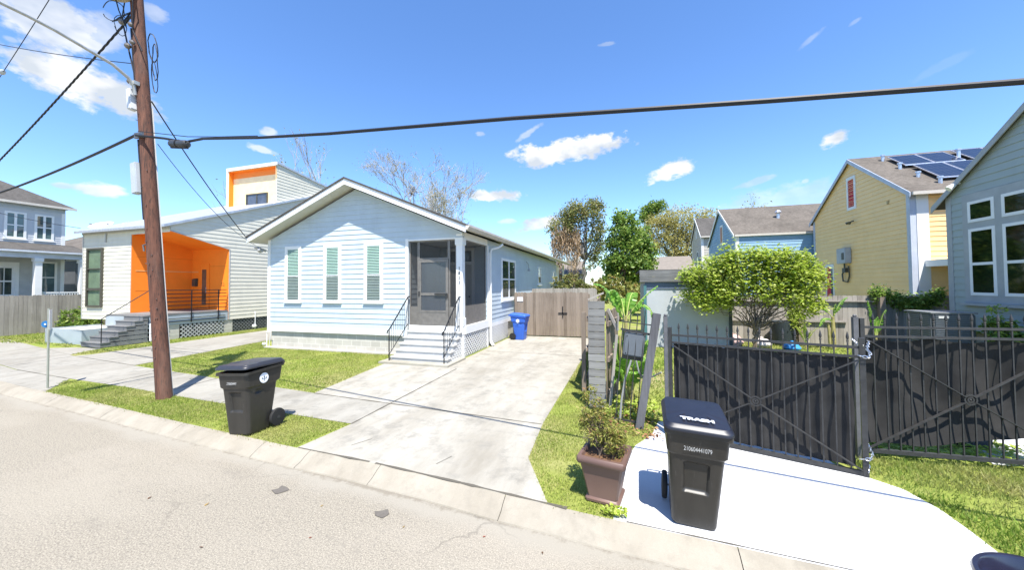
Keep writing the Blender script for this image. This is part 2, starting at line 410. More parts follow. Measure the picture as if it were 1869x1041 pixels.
nzz = t.node('ShaderNodeTexNoise', Scale=1.6, Detail=6); mixv = t.n.new('ShaderNodeMix'); mixv.data_type = 'RGBA'; mixv.blend_type = 'LINEAR_LIGHT'; mixv.inputs[0].default_value = .35
t.l.new(t.tc.outputs['Object'], nzz.inputs['Vector']); t.l.new(t.tc.outputs['Object'], mixv.inputs[6]); t.l.new(nzz.outputs['Color'], mixv.inputs[7]); t.l.new(mixv.outputs[2], vr.inputs['Vector'])
crack = t.mix(1.0, t.ramp(vr.outputs['Distance'], [(0.002, .45), (.006, 0.)]), t.ramp(t.noise(.33, 3, .5, None, 21), [(.5, 0.), (.58, 1.)]), 'MULTIPLY')
col = t.mix(crack, col, (.10, .09, .075))
t.color(col); t.set(Roughness=.95, Specular_IOR_Level=.15); t.bump(a_, .12, .004); ASPH = t.m
CONC = concrete('driveway_concrete', (.37, .35, .30), .75, 1.0, .62)
CONC2 = concrete('sidewalk_concrete', (.315, .30, .26), .6, 1.0, .5)
CONC_NEW = concrete('new_concrete', (.55, .55, .55), .10, 1.0, .08, (1, 1, 1))
KERB = concrete('kerb_concrete', (.315, .285, .23), .5, 1.3, .35)
JOINT = paint('joint_dirt', (.10, .09, .07), .95)

# kerb: gutter line and back line, measured along the street
GB = [(-90, 14.0), (-40, 8.2), (-24, 5.85), (-17, 5.02), (-14.16, 4.71), (-10.18, 4.41), (-7.27, 4.15), (-4.58, 3.94), (-3.61, 3.90), (-2.3, 3.79), (-1.21, 3.66), (-.22, 3.57), (.5, 3.52), (1.6, 3.43), (3.0, 3.36), (8, 3.2), (60, 3.0)]
def gy(x):
    for (a, b) in zip(GB, GB[1:]):
        if a[0] <= x <= b[0]: return a[1] + (b[1] - a[1]) * (x - a[0]) / (b[0] - a[0])
KW = .27
big = MB(); big.quad((-500, -300, -.03), (500, -300, -.03), (500, 700, -.03), (-500, 700, -.03)); o = big.build('ground', TURF); o['kind'] = 'structure'
rd = MB(); rd.quad(*([(-90, -40, 0), (60, -40, 0)] + [(x, y, 0) for x, y in reversed(GB)])); o = rd.build('road', ASPH); o['kind'] = 'structure'
random.seed(3)
ln = MB(); ln.quad(*([(x, y + KW - .01, Z - .004) for x, y in GB] + [(60, 500, Z - .004), (-90, 500, Z - .004)])); o = ln.build('lawn', TURF); o['kind'] = 'structure'
kb = MB(); random.seed(5)
joints = [-90, -40, -24, -20, -17, -14.1, -11.9, -9.6, -7.35, -5.25, -4.35, -3.1, -1.3, .95, 3.2, 5.5, 8, 60]
for a, b in zip(joints, joints[1:]):
    n = max(2, int((b - a) / .25)) if b - a < 6 else 3; g_ = .004; xs = [a + g_ + (b - a - 2 * g_) * i / n for i in range(n + 1)]; sec = []
    for x in xs:
        y = gy(x); dz = random.uniform(-.003, .003); lowered = 0.06 if -4.7 < x < -.6 or -.2 < x < 3.3 else 0.0
        sec.append([(x, y - .02, -.02), (x, y + random.uniform(-.008, .008), .012 + dz), (x, y + .10, .065 - lowered * .4 + dz), (x, y + .19, .112 - lowered * .3), (x, y + KW, Z + .006), (x, y + KW + .02, -.02)])
    for s0, s1 in zip(sec, sec[1:]):
        for k in range(5): kb.quad(s0[k], s1[k], s1[k + 1], s0[k + 1])
    kb.quad(*sec[0]); kb.quad(*sec[-1])
o = kb.build('kerb', KERB, smooth=True); o['kind'] = 'structure'

zc = Z + .004
ky = lambda x: gy(x) + KW
sheet('sidewalk', [(-40, 9.6), (-24, 7.0), (-17, 5.95), (-13.97, 5.75), (-11.22, 5.62), (-9.59, 5.48), (-5.94, 5.28), (-4.49, 5.21), (-4.52, 6.26), (-6.59, 6.46), (-10.03, 6.8), (-14.28, 7.23), (-18.5, 7.7), (-25, 8.9), (-40, 11.6)], zc, CONC2)
dr = [(-4.5, 5.2), (-4.62, ky(-4.6) + .0)] + [(x, ky(x)) for x in (-4.0, -3.2, -2.3, -1.6, -1.2)] + [(-.80, ky(-.8)), (-1.27, 4.85), (-1.34, 6.1), (-1.25, 13.3), (-1.42, 16.25), (-4.9, 16.25), (-4.9, 9.45), (-4.53, 9.4)]
sheet('driveway', dr, zc + .001, CONC)
sheet('walkway', [(-4.52, 6.262), (-4.535, 9.44), (-6.98, 9.44), (-6.60, 6.462)], zc, CONC)
sheet('side_driveway', [(-14.3, 7.235), (-15.0, 12.2), (-15.6, 30), (-18.9, 30), (-18.57, 15.1), (-18.2, 8.0), (-18.4, 7.69)], zc + .001, CONC2)
sheet('left_apron', [(-13.9, 5.73), (-12.75, ky(-12.75)), (-14.6, ky(-14.6)), (-17.6, ky(-17.6)), (-24, ky(-24)), (-24, 6.98), (-17, 5.93)], zc - .001, CONC2)
sheet('garden_path', [(-19.6, 8.9), (-18.9, 7.78), (-22, 8.36), (-21.0, 8.8)], zc + .001, CONC2)
rdv = [(.55, 6.75), (.40, 6.12), (.14, 5.65), (0, 5.1), (-.06, 4.59), (-.13, ky(-.13))] + [(x, ky(x)) for x in (.5, 1.2, 2.0, 2.8)] + [(3.05, ky(3.05)), (3.12, 4.6), (3.12, 4.95), (3.03, 5.31), (2.80, 5.52), (2.6, 5.8), (2.5, 6.75)]
sheet('new_driveway', rdv, zc + .001, CONC_NEW)
sheet('yard_path', [(4.55, 6.35), (7.5, 6.25), (7.5, 8.2), (5.2, 8.2)], zc + .001, CONC_NEW)
# joints between the slabs, filled with dirt
jt = MB()
def joint(a, b, w=.022):
    a, b = Vector((*a, 0)), Vector((*b, 0)); d = (b - a).normalized(); p = Vector((-d.y, d.x, 0)); n = max(2, int((b - a).length / .15)); prev = None
    for i in range(n + 1):
        c = a.lerp(b, i / n); ww = w * random.uniform(.25, .75); cur = (c - p * ww, c + p * ww)
        if prev: jt.quad((prev[0].x, prev[0].y, zc + .005), (cur[0].x, cur[0].y, zc + .005), (cur[1].x, cur[1].y, zc + .005), (prev[1].x, prev[1].y, zc + .005))
        prev = cur
joint((-4.5, 5.2), (-4.54, 9.4), .03); joint((-6.6, 6.45), (-1.35, 6.07), .028); joint((-4.52, 12.2), (-1.3, 12.1), .02); joint((-10.0, 5.5), (-10.1, 6.8)); joint((-7.9, 5.4), (-8.1, 6.6)); joint((-12.3, 5.65), (-12.5, 7.05)); joint((-14.0, 5.73), (-17, 5.94)); joint((-14.3, 7.24), (-18.4, 7.7)); joint((-18.0, 6.1), (-18.4, 7.7))
for xx in (-4.6, -3.2, -1.9): joint((xx, ky(xx) + .012), (xx + 1.3, ky(xx + 1.3) + .012), .035)
joint((.0, ky(0) + .01), (3.0, ky(3) + .01), .016); joint((-16.5, 9.0), (-15, 9.0)); joint((-18.3, 9.8), (-14.7, 9.6)); joint((-3.9, 4.5), (-3.75, 4.78), .012); joint((-2.4, 4.35), (-2.3, 4.6), .012)
o = jt.build('slab_joints', JOINT); o['kind'] = 'structure'

# grass blades on the turf that can be seen
def inpoly(pts, poly):
    x, y = pts[:, 0], pts[:, 1]; r = np.zeros(len(pts), bool); n = len(poly); j = n - 1
    for i in range(n):
        xi, yi = poly[i]; xj, yj = poly[j]; c = ((yi > y) != (yj > y)) & (x < (xj - xi) * (y - yi) / (yj - yi + 1e-12) + xi); r ^= c; j = i
    return r
rng = np.random.default_rng(7)
def blades(name, poly, dens, hgt, wid, m, seed=0, lean=1.5):
    p = np.array(poly); lo, hi = p.min(0), p.max(0); n = int((hi - lo).prod() * dens)
    pts = lo + rng.random((n, 2)) * (hi - lo); pts = pts[inpoly(pts, poly)]; pts = pts + rng.normal(size=pts.shape) * .028; bare = np.sin(pts[:, 0] * 1.9 + 2 * np.sin(pts[:, 1] * 1.3)) * np.sin(pts[:, 1] * 2.6 + np.sin(pts[:, 0] * 2.2)); pts = pts[(bare < .62) | (rng.random(len(pts)) < .35)]; n = len(pts)
    if n == 0: return
    patch = .65 + .5 * np.sin(pts[:, 0] * 3.1 + 1.3 * np.sin(pts[:, 1] * 2.3)) * np.sin(pts[:, 1] * 3.7 + .8 * np.sin(pts[:, 0] * 4.1))
    h = hgt * (.45 + .8 * rng.random(n)) * (.75 + .45 * patch); a = rng.random(n) * 6.283; w = wid * (.6 + .8 * rng.random(n)); b = rng.random(n) * 6.283; le = lean * rng.random(n) * h
    dx, dy = np.cos(a) * w, np.sin(a) * w; V = np.zeros((n, 3, 3), np.float32)
    V[:, 0] = np.stack([pts[:, 0] - dx, pts[:, 1] - dy, np.full(n, Z - .01)], 1); V[:, 1] = np.stack([pts[:, 0] + dx, pts[:, 1] + dy, np.full(n, Z - .01)], 1)
    V[:, 2] = np.stack([pts[:, 0] + np.cos(b) * le, pts[:, 1] + np.sin(b) * le, Z + h], 1)
    o = fast_mesh(name, V.reshape(-1, 3), np.arange(n * 3).reshape(-1, 3), m); o['kind'] = 'stuff'; return tag(o, None, 'grass', None, 'stuff')
def grassmat(name, stops, straw):
    t = NT(name); gi = t.node('ShaderNodeNewGeometry'); col = t.ramp(gi.outputs['Random Per Island'], stops)
    col = t.mix(t.ramp(t.noise(.8, 5, .65), [(.44, 0.), (.64, .75)]), col, straw); col = t.mix(t.ramp(t.noise(2.6, 5, .65, None, 7), [(.50, 0.), (.68, .55)]), col, sc(stops[1][1], .62))
    t.color(col); t.set(Roughness=.55, Specular_IOR_Level=.2); tr = t.node('ShaderNodeBsdfTranslucent'); t.l.new(col, tr.inputs['Color']); ms = t.node('ShaderNodeMixShader'); ms.inputs[0].default_value = .4
    t.l.new(t.b.outputs[0], ms.inputs[1]); t.l.new(tr.outputs[0], ms.inputs[2]); t.l.new(ms.outputs[0], t.n['Material Output'].inputs['Surface']); return t.m
GRASS = grassmat('grass_blade', [(0, (.16, .23, .03)), (.35, (.23, .32, .045)), (.7, (.31, .37, .075)), (.9, (.42, .40, .14)), (1, (.46, .40, .20))], (.42, .40, .15))
GRASS2 = grassmat('grass_blade_rank', [(0, (.11, .19, .025)), (.4, (.18, .29, .04)), (.8, (.27, .36, .06)), (1, (.40, .37, .13))], (.40, .36, .15))
verge = [(-13.75, 5.6), (-12.7, ky(-12.7)), (-9.7, ky(-9.7)), (-7.2, ky(-7.2)), (-5.9, ky(-5.9)), (-4.7, ky(-4.7)), (-4.52, 5.18), (-5.94, 5.27), (-9.59, 5.47), (-11.2, 5.61)]
front = [(-14.25, 7.26), (-10.03, 6.83), (-6.62, 6.48), (-7.0, 9.44), (-7.15, 10.7), (-13.4, 10.75), (-15.0, 12.1)]
strip = [(-.80, ky(-.8)), (-.12, ky(-.12)), (-.07, 4.59), (-.01, 5.1), (.13, 5.66), (.39, 6.14), (.5, 6.9), (-.3, 7.5), (-.6, 13), (-1.23, 13.2), (-1.32, 6.1), (-1.26, 4.87)]
rgt = [(3.08, ky(3.1)), (9, ky(9)), (9, 6.6), (4.8, 6.35), (2.7, 6.1), (2.83, 5.54), (3.05, 5.31), (3.14, 4.95), (3.14, 4.6)]
yard = [(.4, 7.0), (2.5, 6.8), (5.0, 6.8), (6.0, 8.4), (9.5, 10), (9.5, 16.4), (4, 16.4), (3.9, 14.5), (.7, 14.4), (0, 9)]
left = [(-29.4, 8.2), (-24.6, 8.95), (-21.2, 8.7), (-22, 9.2), (-24.4, 9.25), (-24.5, 13), (-29.4, 12.5)]
odr = [(-18.95, 7.85), (-18.25, 8.1), (-18.62, 15.1), (-18.9, 20), (-19.6, 20), (-19.5, 9.0)]
blades('grass', verge, 4200, .032, .006, GRASS); blades('grass', front, 1700, .034, .008, GRASS); blades('grass', strip, 4200, .030, .005, GRASS)
blades('grass', rgt, 3400, .055, .006, GRASS2); blades('grass', yard, 450, .07, .012, GRASS2); blades('grass', left, 350, .07, .015, GRASS); blades('grass', odr, 700, .06, .012, GRASS)
# ================================================================== PALE BLUE HOUSE
BLUE = paint('pale_blue_paint', (.485, .56, .605), .5, .06, 2, 0, .16, .4, .10)
WHITE = paint('white_trim_paint', (.78, .78, .76), .45, .05, 2, 0, .08)
STEPW = paint('white_step_paint', (.50, .495, .47), .5, .08, 4, 0, .25)
t = NT('concrete_block'); br = t.node('ShaderNodeTexBrick', Scale=1.0); br.inputs['Color1'].default_value = (.50, .47, .41, 1); br.inputs['Color2'].default_value = (.43, .41, .36, 1); br.inputs['Mortar'].default_value = (.58, .56, .50, 1)
br.inputs['Mortar Size'].default_value = .012; br.inputs['Brick Width'].default_value = .41; br.inputs['Row Height'].default_value = .205
mpb = t.node('ShaderNodeMapping'); mpb.inputs['Rotation'].default_value = (R(90), 0, 0); t.l.new(t.tc.outputs['Object'], mpb.inputs[0]); t.l.new(mpb.outputs[0], br.inputs['Vector'])
t.color(t.mix(t.ramp(t.noise(2.5, 6), [(.4, 0.), (.7, .35)]), br.outputs['Color'], (.30, .28, .23))); t.set(Roughness=.95); BLOCK = t.m
SHING = shingle('grey_shingles', (.07, .066, .06), (.14, .13, .12)); SHING_BR = shingle('brown_shingles', (.10, .088, .074), (.20, .175, .15))
BRONZE = metal('bronze_frame', (.20, .185, .165), .5, .3); BLACKM = paint('black_metal', (.012, .012, .014), .4, .2, 8)
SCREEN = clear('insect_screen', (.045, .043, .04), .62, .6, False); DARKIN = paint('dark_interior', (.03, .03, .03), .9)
PANE = clear('window_pane', (.02, .04, .04), .30, .03); BLIND = paint('pale_green_blind', (.42, .62, .52), .6, .08, 4); BLIND_D = paint('grey_green_blind', (.27, .34, .31), .7, .08, 4)
GL_DARK = glass('dark_reflecting_glass', (.05, .075, .065)); GUTTERM = paint('gutter_paint', (.55, .51, .45), .5, .08, 3, 0, .2)

H1 = thing('weatherboard_house', 'pale blue weatherboard house with low gable, narrow front windows and screened corner porch', 'house', (-9.2, 10.8, Z))
L, Rr, YF, YB = -13.3, -5.0, 10.8, 28.3
mb = MB(); mb.box(-13.2, -7.05, 10.86, 28.2, Z - .02, .775); mb.box(-5.45, -5.06, 13.2, 28.2, Z - .02, .84); mb.build('foundation', BLOCK, H1)
mb = MB(); mb.box(-13.4, -7.1, 10.68, 10.86, Z - .02, .17); mb.build('footing', concrete('footing_concrete', (.5, .46, .4)), H1)
porch = (L * 0 + 6.3, 8.3, 0, 4.02)
mb = MB(); siding(mb, (L, YF, 0), (1, 0, 0), (0, -1, 0), [(0.0, .98), (8.3, .98), (8.3, 4.24), (4.1, 6.0), (0, 4.3)], .178, [porch]); wl_ = mb
siding(mb, (L, YB, 0), (0, -1, 0), (-1, 0, 0), [(0, .8), (17.5, .8), (17.5, 4.3), (0, 4.3)], .178)
siding(mb, (Rr, YF, 0), (0, 1, 0), (1, 0, 0), [(0, .98), (17.5, .98), (17.5, 4.24), (0, 4.24)], .178, [(0, 2.28, 0, 4.02)])
siding(mb, (Rr, YB, 0), (-1, 0, 0), (0, 1, 0), [(0, .8), (8.3, .8), (8.3, 4.3), (4.1, 6.0), (0, 4.3)], .178)
# sheathing right behind the boards, so nothing shows through
mb.box(L + .03, -7.0, YF + .002, YF + .12, .8, 4.24); mb.box(L + .03, Rr - .03, YF + .002, YF + .12, 4.05, 4.26); mb.prism([(L + .05, YF + .003, 4.26), (Rr - .05, YF + .003, 4.24), (-9.2, YF + .003, 5.98)], (0, .1, 0))
mb.box(Rr - .12, Rr - .003, 13.08, YB - .02, .86, 4.24); mb.box(L + .003, L + .12, YF + .03, YB, .8, 4.28)
# porch inner walls
siding(mb, (-7.0, 10.9, 0), (0, 1, 0), (1, 0, 0), [(0, 1.15), (2.15, 1.15), (2.15, 4.0), (0, 4.0)], .178)
siding(mb, (-7.0, 13.05, 0), (1, 0, 0), (0, -1, 0), [(0, 1.15), (2.0, 1.15), (2.0, 4.0), (0, 4.0)], .178, [(.32, 1.5, 1.15, 3.96)])
mb.build('wall', BLUE, H1)
mb = MB()
mb.box(L - .012, L + .10, YF - .03, YF, .78, 4.33); mb.box(L - .03, L - .012, YF - .03, YF + .1, .78, 4.33)          # corner board
mb.box(L + .1, -7.0, YF - .026, YF, .775, .978); mb.box(Rr, Rr + .026, 13.3, YB, .84, .978)                              # base boards
mb.box(-7.11, -7.0, YF - .03, YF, .978, 4.10); mb.box(Rr, Rr + .03, 13.07, 13.18, .978, 4.02)
mb.box(Rr, Rr + .022, 10.93, 13.07, 4.02, 4.25)
mb.box(-7.0, -5.24, YF - .02, YF + .02, 4.02, 4.075); mb.box(Rr + .031, Rr + .05, 10.95, 13.2, .88, 1.15); mb.box(-7.0, Rr + .028, YF - .028, YF - .002, .90, 1.149); mb.box(Rr + .002, Rr + .03, YF - .02, 13.2, .87, 1.149)
mb.build('trim_board', WHITE, H1)
mb = MB(); mb.box(-7.0, -5.0, 10.80, 13.05, 1.10, 1.152); mb.build('porch_floor', paint('porch_floor_paint', (.42, .42, .40), .6), H1)
mb = MB(); mb.box(-6.99, -5.02, 10.83, 13.04, 4.02, 4.06); mb.build('porch_ceiling', WHITE, H1)
# roof
ex0, ex1, rx, zr, ze0, ze1 = -13.80, -4.62, -9.22, 6.31, 4.43, 4.40; y0, y1 = 10.22, 32.6
mb = MB(); th = .055
for (xa, za, sg) in ((ex0, ze0, -1), (ex1, ze1, 1)):
    mb.prism([(rx, y0, zr), (xa, y0, za), (xa, y0, za - th), (rx, y0, zr - th)], (0, y1 - y0, 0))
rf = mb.build('roof', SHING, H1)
mb = MB()
for (xa, za) in ((ex0 + .01, ze0), (ex1 - .01, ze1)):
    mb.prism([(rx, y0 + .03, zr - .06), (xa, y0 + .03, za - .06), (xa, y0 + .03, za - .255), (rx, y0 + .03, zr - .255)], (0, .04, 0))
mb.prism([(ex0 + .005, y0 + .08, ze0 - .06), (ex0 + .03, y0 + .08, ze0 - .05), (ex0 + .03, y0 + .08, ze0 - .22), (ex0 + .005, y0 + .08, ze0 - .22)], (0, 20, 0))
mb.build('rake_board', WHITE, rf)
mb = MB()
for (xa, za) in ((ex0 + .035, ze0), (ex1 - .02, ze1)):
    mb.prism([(rx, y0 + .071, zr - .19), (xa, y0 + .071, za - .18), (xa, y0 + .071, za - .20), (rx, y0 + .071, zr - .21)], (0, y1 - y0 - .2, 0))
mb.build('soffit', paint('soffit_paint', (.60, .585, .54), .6, .05), rf)
mb = MB(); xg, zg = ex1 - .0, ze1 - .02
mb.prism([(xg - .01, y0 + .02, zg - .16), (xg + .06, y0 + .02, zg - .16), (xg + .10, y0 + .02, zg - .10), (xg + .125, y0 + .02, zg - .07), (xg + .125, y0 + .02, zg), (xg + .11, y0 + .02, zg), (xg + .11, y0 + .02, zg - .03), (xg, y0 + .02, zg - .03)], (0, y1 - y0, 0))
mb.build('gutter', GUTTERM, rf)
mb = MB()   # rear porch corner
mb.box(-5.12, -4.98, 32.1, 32.24, Z, 4.2); mb.box(-5.5, -5.45, 28.3, 32.2, Z, 4.2); mb.build('rear_post', WHITE, H1)
mb = MB(); mb.tube([(-4.58, 13.75, 4.12), (-4.72, 13.6, 3.98), (-4.9, 13.32, 3.9), (-4.92, 13.25, 3.75)], .042, 8); mb.bar((-4.93, 13.25, 3.76), (-4.93, 13.25, .30), .085, .065, (0, 1, 0)); mb.bar((-4.93, 13.25, .30), (-4.8, 13.18, .17), .085, .065, (0, 1, 0)); mb.build('downspout', WHITE, H1)
# windows
def dh_window(house, x0, x1, z0, z1, zm, upper, lower, pane=PANE, casing=.10, frame=WHITE, y=YF, slats=True):
    mb = MB(); yy = y - .005; d = .045
    mb.box(x0 - casing, x0, yy - d, yy, z0 - .03, z1 + casing); mb.box(x1, x1 + casing, yy - d, yy, z0 - .03, z1 + casing); mb.box(x0, x1, yy - d, yy, z1, z1 + casing); mb.box(x0, x1, yy - d, yy, z0 - .05, z0)
    w = mb.build('window', frame, house)
    mb = MB(); s_ = .03
    for a, b, k in ((zm, z1, 0), (z0, zm, .006)):
        mb.box(x0, x0 + s_, yy - .036 + k, yy - .012, a, b); mb.box(x1 - s_, x1, yy - .036 + k, yy - .012, a, b); mb.box(x0 + s_, x1 - s_, yy - .036 + k, yy - .012, b - s_, b); mb.box(x0 + s_, x1 - s_, yy - .036 + k, yy - .012, a, a + s_)
    mb.build('sash', frame, w)
    for a, b, m in ((zm, z1, upper), (z0, zm, lower)):
        mb = MB(); n = int((b - a) / .055)
        if slats:
            for i in range(n): q = a + (b - a) * (i + .5) / n; mb.box(x0 + .02, x1 - .02, yy - .024, yy - .022, q - .022, q + .022, Matrix.Rotation(R(-38), 3, 'X'))
        mb.box(x0, x1, yy - .010, yy - .004, a, b)
        mb.build('blind', m, w)
    mb = MB(); mb.quad((x0 + .02, yy - .030, z0), (x1 - .02, yy - .030, z0), (x1 - .02, yy - .030, z1), (x0 + .02, yy - .030, z1)); mb.build('pane', pane, w)
    mb = MB(); mb.box(x0 - casing - .03, x1 + casing + .03, yy - d - .035, yy, z0 - .11, z0 - .051); mb.build('sill', frame, w)
    return w
for cx in (-12.05, -10.2, -8.41): dh_window(H1, cx - .29, cx + .29, 1.98, 3.94, 2.88, BLIND, BLIND_D)
def side_window(house, y0_, y1_, z0, z1, x, mull=True, frame=WHITE, glassm=GL_DARK, casing=.11, sgn=1, rail=.5, name='window'):
    mb = MB(); X = lambda a, b: (min(x + sgn * a, x + sgn * b), max(x + sgn * a, x + sgn * b)); d = X(.004, .05)
    mb.box(*d, y0_, y0_ + casing, z0, z1); mb.box(*d, y1_ - casing, y1_, z0, z1); mb.box(*d, y0_ + casing, y1_ - casing, z1 - casing, z1); mb.box(*d, y0_ + casing, y1_ - casing, z0, z0 + casing)
    if mull: ym = (y0_ + y1_) / 2; mb.box(*X(.004, .047), ym - .05, ym + .05, z0 + casing, z1 - casing)
    w = mb.build(name, frame, house)
    if rail: zm = z0 + (z1 - z0) * rail; mb = MB(); mb.box(*X(.022, .04), y0_ + casing, y1_ - casing, zm - .03, zm + .03); mb.build('sash', frame, w)
    mb = MB(); mb.box(*X(.004, .024), y0_ + casing, y1_ - casing, z0 + casing, z1 - casing); mb.build('pane', glassm, w)
    mb = MB(); mb.box(*X(.004, .085), y0_ - .04, y1_ + .04, z0 - .07, z0 - .002); mb.build('sill', frame, w); return w
side_window(H1, 14.72, 16.85, 1.83, 3.66, Rr); side_window(H1, 21.7, 22.65, 2.5, 3.6, Rr, False); side_window(H1, 26.6, 27.4, 2.07, 3.5, Rr, False)
# corner post with house number
mb = MB(); mb.box(-5.21, -4.99, 10.79, 11.0, 1.15, 4.24); mb.box(-5.235, -4.965, 10.765, 11.02, 1.153, 1.42); mb.box(-5.24, -4.96, 10.76, 11.025, 3.82, 4.06); mb.box(-5.2, -4.99, 10.8, 11.0, Z, .9)
ps = mb.build('porch_post', WHITE, H1, bevel=.004)
for i, ch in enumerate('1823'): text_mesh('house_number', ch, .155, BLACKM if i < 2 else paint('worn_number_paint', (.10, .10, .11), .5), ps, (-5.10 - H1.location.x, 10.783 - H1.location.y, 3.0 - i * .155 - Z), (R(90), 0, 0), .004)
# porch screens
fr = .045
def frame_xz(mb, x0, x1, z0, z1, y, w=fr, d=.035): mb.box(x0, x0 + w, y - d / 2, y + d / 2, z0, z1); mb.box(x1 - w, x1, y - d / 2, y + d / 2, z0, z1); mb.box(x0 + w, x1 - w, y - d / 2, y + d / 2, z1 - w, z1); mb.box(x0 + w, x1 - w, y - d / 2, y + d / 2, z0, z0 + w)
mb = MB(); ys = 10.86
frame_xz(mb, -6.99, -6.64, 1.152, 4.02, ys); frame_xz(mb, -6.64, -5.50, 3.38, 4.02, ys + .003); frame_xz(mb, -5.50, -5.215, 1.152, 4.02, ys + .001)
mb.box(-6.945, -6.685, ys - .012, ys + .012, 1.19, 1.78); mb.box(-5.455, -5.26, ys - .012, ys + .012, 1.19, 1.78)
xs = -5.06
mb.box(xs - .017, xs + .017, 11.0, 11.05, 1.152, 4.02); mb.box(xs - .017, xs + .017, 13.0, 13.05, 1.152, 4.02); mb.box(xs - .016, xs + .016, 11.05, 13.0, 3.97, 4.02); mb.box(xs - .016, xs + .016, 11.05, 13.0, 1.152, 1.20); mb.box(xs - .01, xs + .01, 11.05, 13.0, 1.20, 1.80)
sf = mb.build('screen_frame', BRONZE, H1)
mb = MB()
for a, b, c, d in ((-6.95, -6.68, 1.78, 3.98), (-6.6, -5.54, 3.42, 3.98), (-5.46, -5.25, 1.78, 3.98)): mb.quad((a, ys, c), (b, ys, c), (b, ys, d), (a, ys, d))
mb.quad((xs, 11.04, 1.8), (xs, 13.01, 1.8), (xs, 13.01, 3.98), (xs, 11.04, 3.98)); mb.build('insect_screen', SCREEN, sf)
mb = MB(); xd0, xd1 = -6.63, -5.51; yd = 10.835
frame_xz(mb, xd0, xd1, 1.165, 3.37, yd, .095, .04); mb.box(xd0 + .095, xd1 - .095, yd - .018, yd + .018, 2.16, 2.25); mb.box(xd0 + .095, xd1 - .095, yd - .01, yd + .01, 1.26, 1.60)
mb.box(xd0 + .095, xd1 - .095, yd - .02, yd + .02, 1.60, 1.66)
dr_ = mb.build('screen_door', BRONZE, H1)
mb = MB(); mb.quad((xd0 + .09, yd, 1.63), (xd1 - .09, yd, 1.63), (xd1 - .09, yd, 3.29), (xd0 + .09, yd, 3.29)); mb.build('door_screen', clear('door_screen_glass', (.085, .095, .105), .66, .12), dr_)
mb = MB(); mb.box(xd1 - .50, xd1 - .03, yd - .06, yd - .025, 2.19, 2.235); mb.box(xd1 - .10, xd1 - .02, yd - .05, yd - .02, 2.08, 2.2); mb.box(xd0 + .0, xd0 + .05, yd - .04, yd - .02, 2.14, 2.30); mb.build('handle', metal('dark_handle', (.08, .08, .08)), dr_)
# front door at the back of the porch
mb = MB(); yb = 13.05
mb.box(-6.69, -6.57, yb - .05, yb, 1.152, 3.95); mb.box(-5.62, -5.50, yb - .05, yb, 1.152, 3.95); mb.box(-6.57, -5.62, yb - .05, yb, 3.84, 3.95); mb.box(-6.57, -5.62, yb - .045, yb, 3.30, 3.42)
fd = mb.build('front_door', WHITE, H1)
mb = MB(); mb.box(-6.57, -5.62, yb - .02, yb + .02, 1.16, 3.30); 
for a in (-6.48, -6.05): mb.box(a, a + .33, yb - .03, yb - .018, 1.35, 2.1); mb.box(a, a + .33, yb - .03, yb - .018, 2.25, 3.15)
dl = mb.build('door_leaf', paint('door_paint', (.55, .54, .50), .4), fd)
mb = MB(); mb.lathe([(.03, 0), (.035, .03), (.02, .06)], (-5.72, yb - .02, 2.05), (0, -1, 0), 10); mb.build('handle', BLACKM, fd)
mb = MB(); mb.box(-6.57, -5.62, yb - .02, yb - .01, 3.42, 3.84); mb.build('transom', GL_DARK, fd)
# front steps
ST = [(9.72, .30), (9.93, .47), (10.15, .64), (10.37, .81), (10.58, .98)]
mb = MB()
for i, (yy, zz) in enumerate(ST):
    mb.box(-6.93, -5.02, yy + .03, 10.77, zz - .19 if i else Z, zz - .042); mb.box(-6.97, -4.99, yy, yy + .27 if i < 4 else 10.78, zz - .04, zz)
mb.build('step', STEPW, H1, bevel=.005)
mb = MB(); mb.box(-7.2, -4.84, 9.44, 10.7, Z - .02, Z + .062); mb.build('step_pad', concrete('pad_concrete', (.36, .34, .28), .5), H1, bevel=.012)
for xh in (-6.96, -5.07):
    p0, p1 = Vector((xh, 9.66, 1.13)), Vector((xh, 10.70, 2.12)); mb = MB()
    mb.tube([(xh, 9.66, .18), (xh, 9.66, 1.12)], .018, 8); mb.tube([(xh, 10.70, 1.0), (xh, 10.70, 2.10)], .014, 8)
    mb.tube([p0 + Vector((0, -.10, -.11)), p0 + Vector((0, -.08, -.02)), p0, p1, p1 + Vector((0, .10, 0))], .02, 8); mb.tube([(xh, 9.66, .36), (xh, 10.7, 1.22)], .012, 6)
    rl = mb.build('handrail', BLACKM, H1, smooth=True)
    mb = MB()
    for k in range(1, 9): f = k / 9; mb.tube([(xh, 9.66 + 1.04 * f, .36 + .86 * f), (xh, 9.66 + 1.04 * f, 1.13 + .99 * f)], .007, 5)
    mb.build('baluster', BLACKM, rl)
# lattice skirts
for zone in (0, 1, 2):
  mb = MB()
  if zone == 0: lattice(mb, (-4.985, 0, 0), (0, 1, 0), (1, 0, 0), [(10.86, .14), (12.96, .14), (12.96, .86), (10.86, .86)], .105, .034)
  if zone == 1: lattice(mb, (-4.985, 0, 0), (0, 1, 0), (1, 0, 0), [(13.4, .14), (15.6, .14), (15.6, .84), (13.4, .84)], .085, .034)
  if zone == 2: lattice(mb, (-5.02, 0, 0), (0, 1, 0), (1, 0, 0), [(9.8, .14), (10.75, .14), (10.75, .86)], .105, .034)
  if zone == 0: mb.box(-5.0, -4.97, 10.79, 10.86, Z, .88); mb.box(-5.0, -4.97, 12.96, 13.1, Z, .86)
  mb.build('lattice_skirt', WHITE, H1)
mb = MB(); mb.box(-6.9, -5.2, 10.9, 13.0, Z, .14); mb.box(-7.04, -7.0, 10.9, 13.0, Z, 1.0); mb.box(-6.9, -5.3, 12.98, 13.0, Z, 1.0); mb.build('crawl_space', DARKIN, H1)
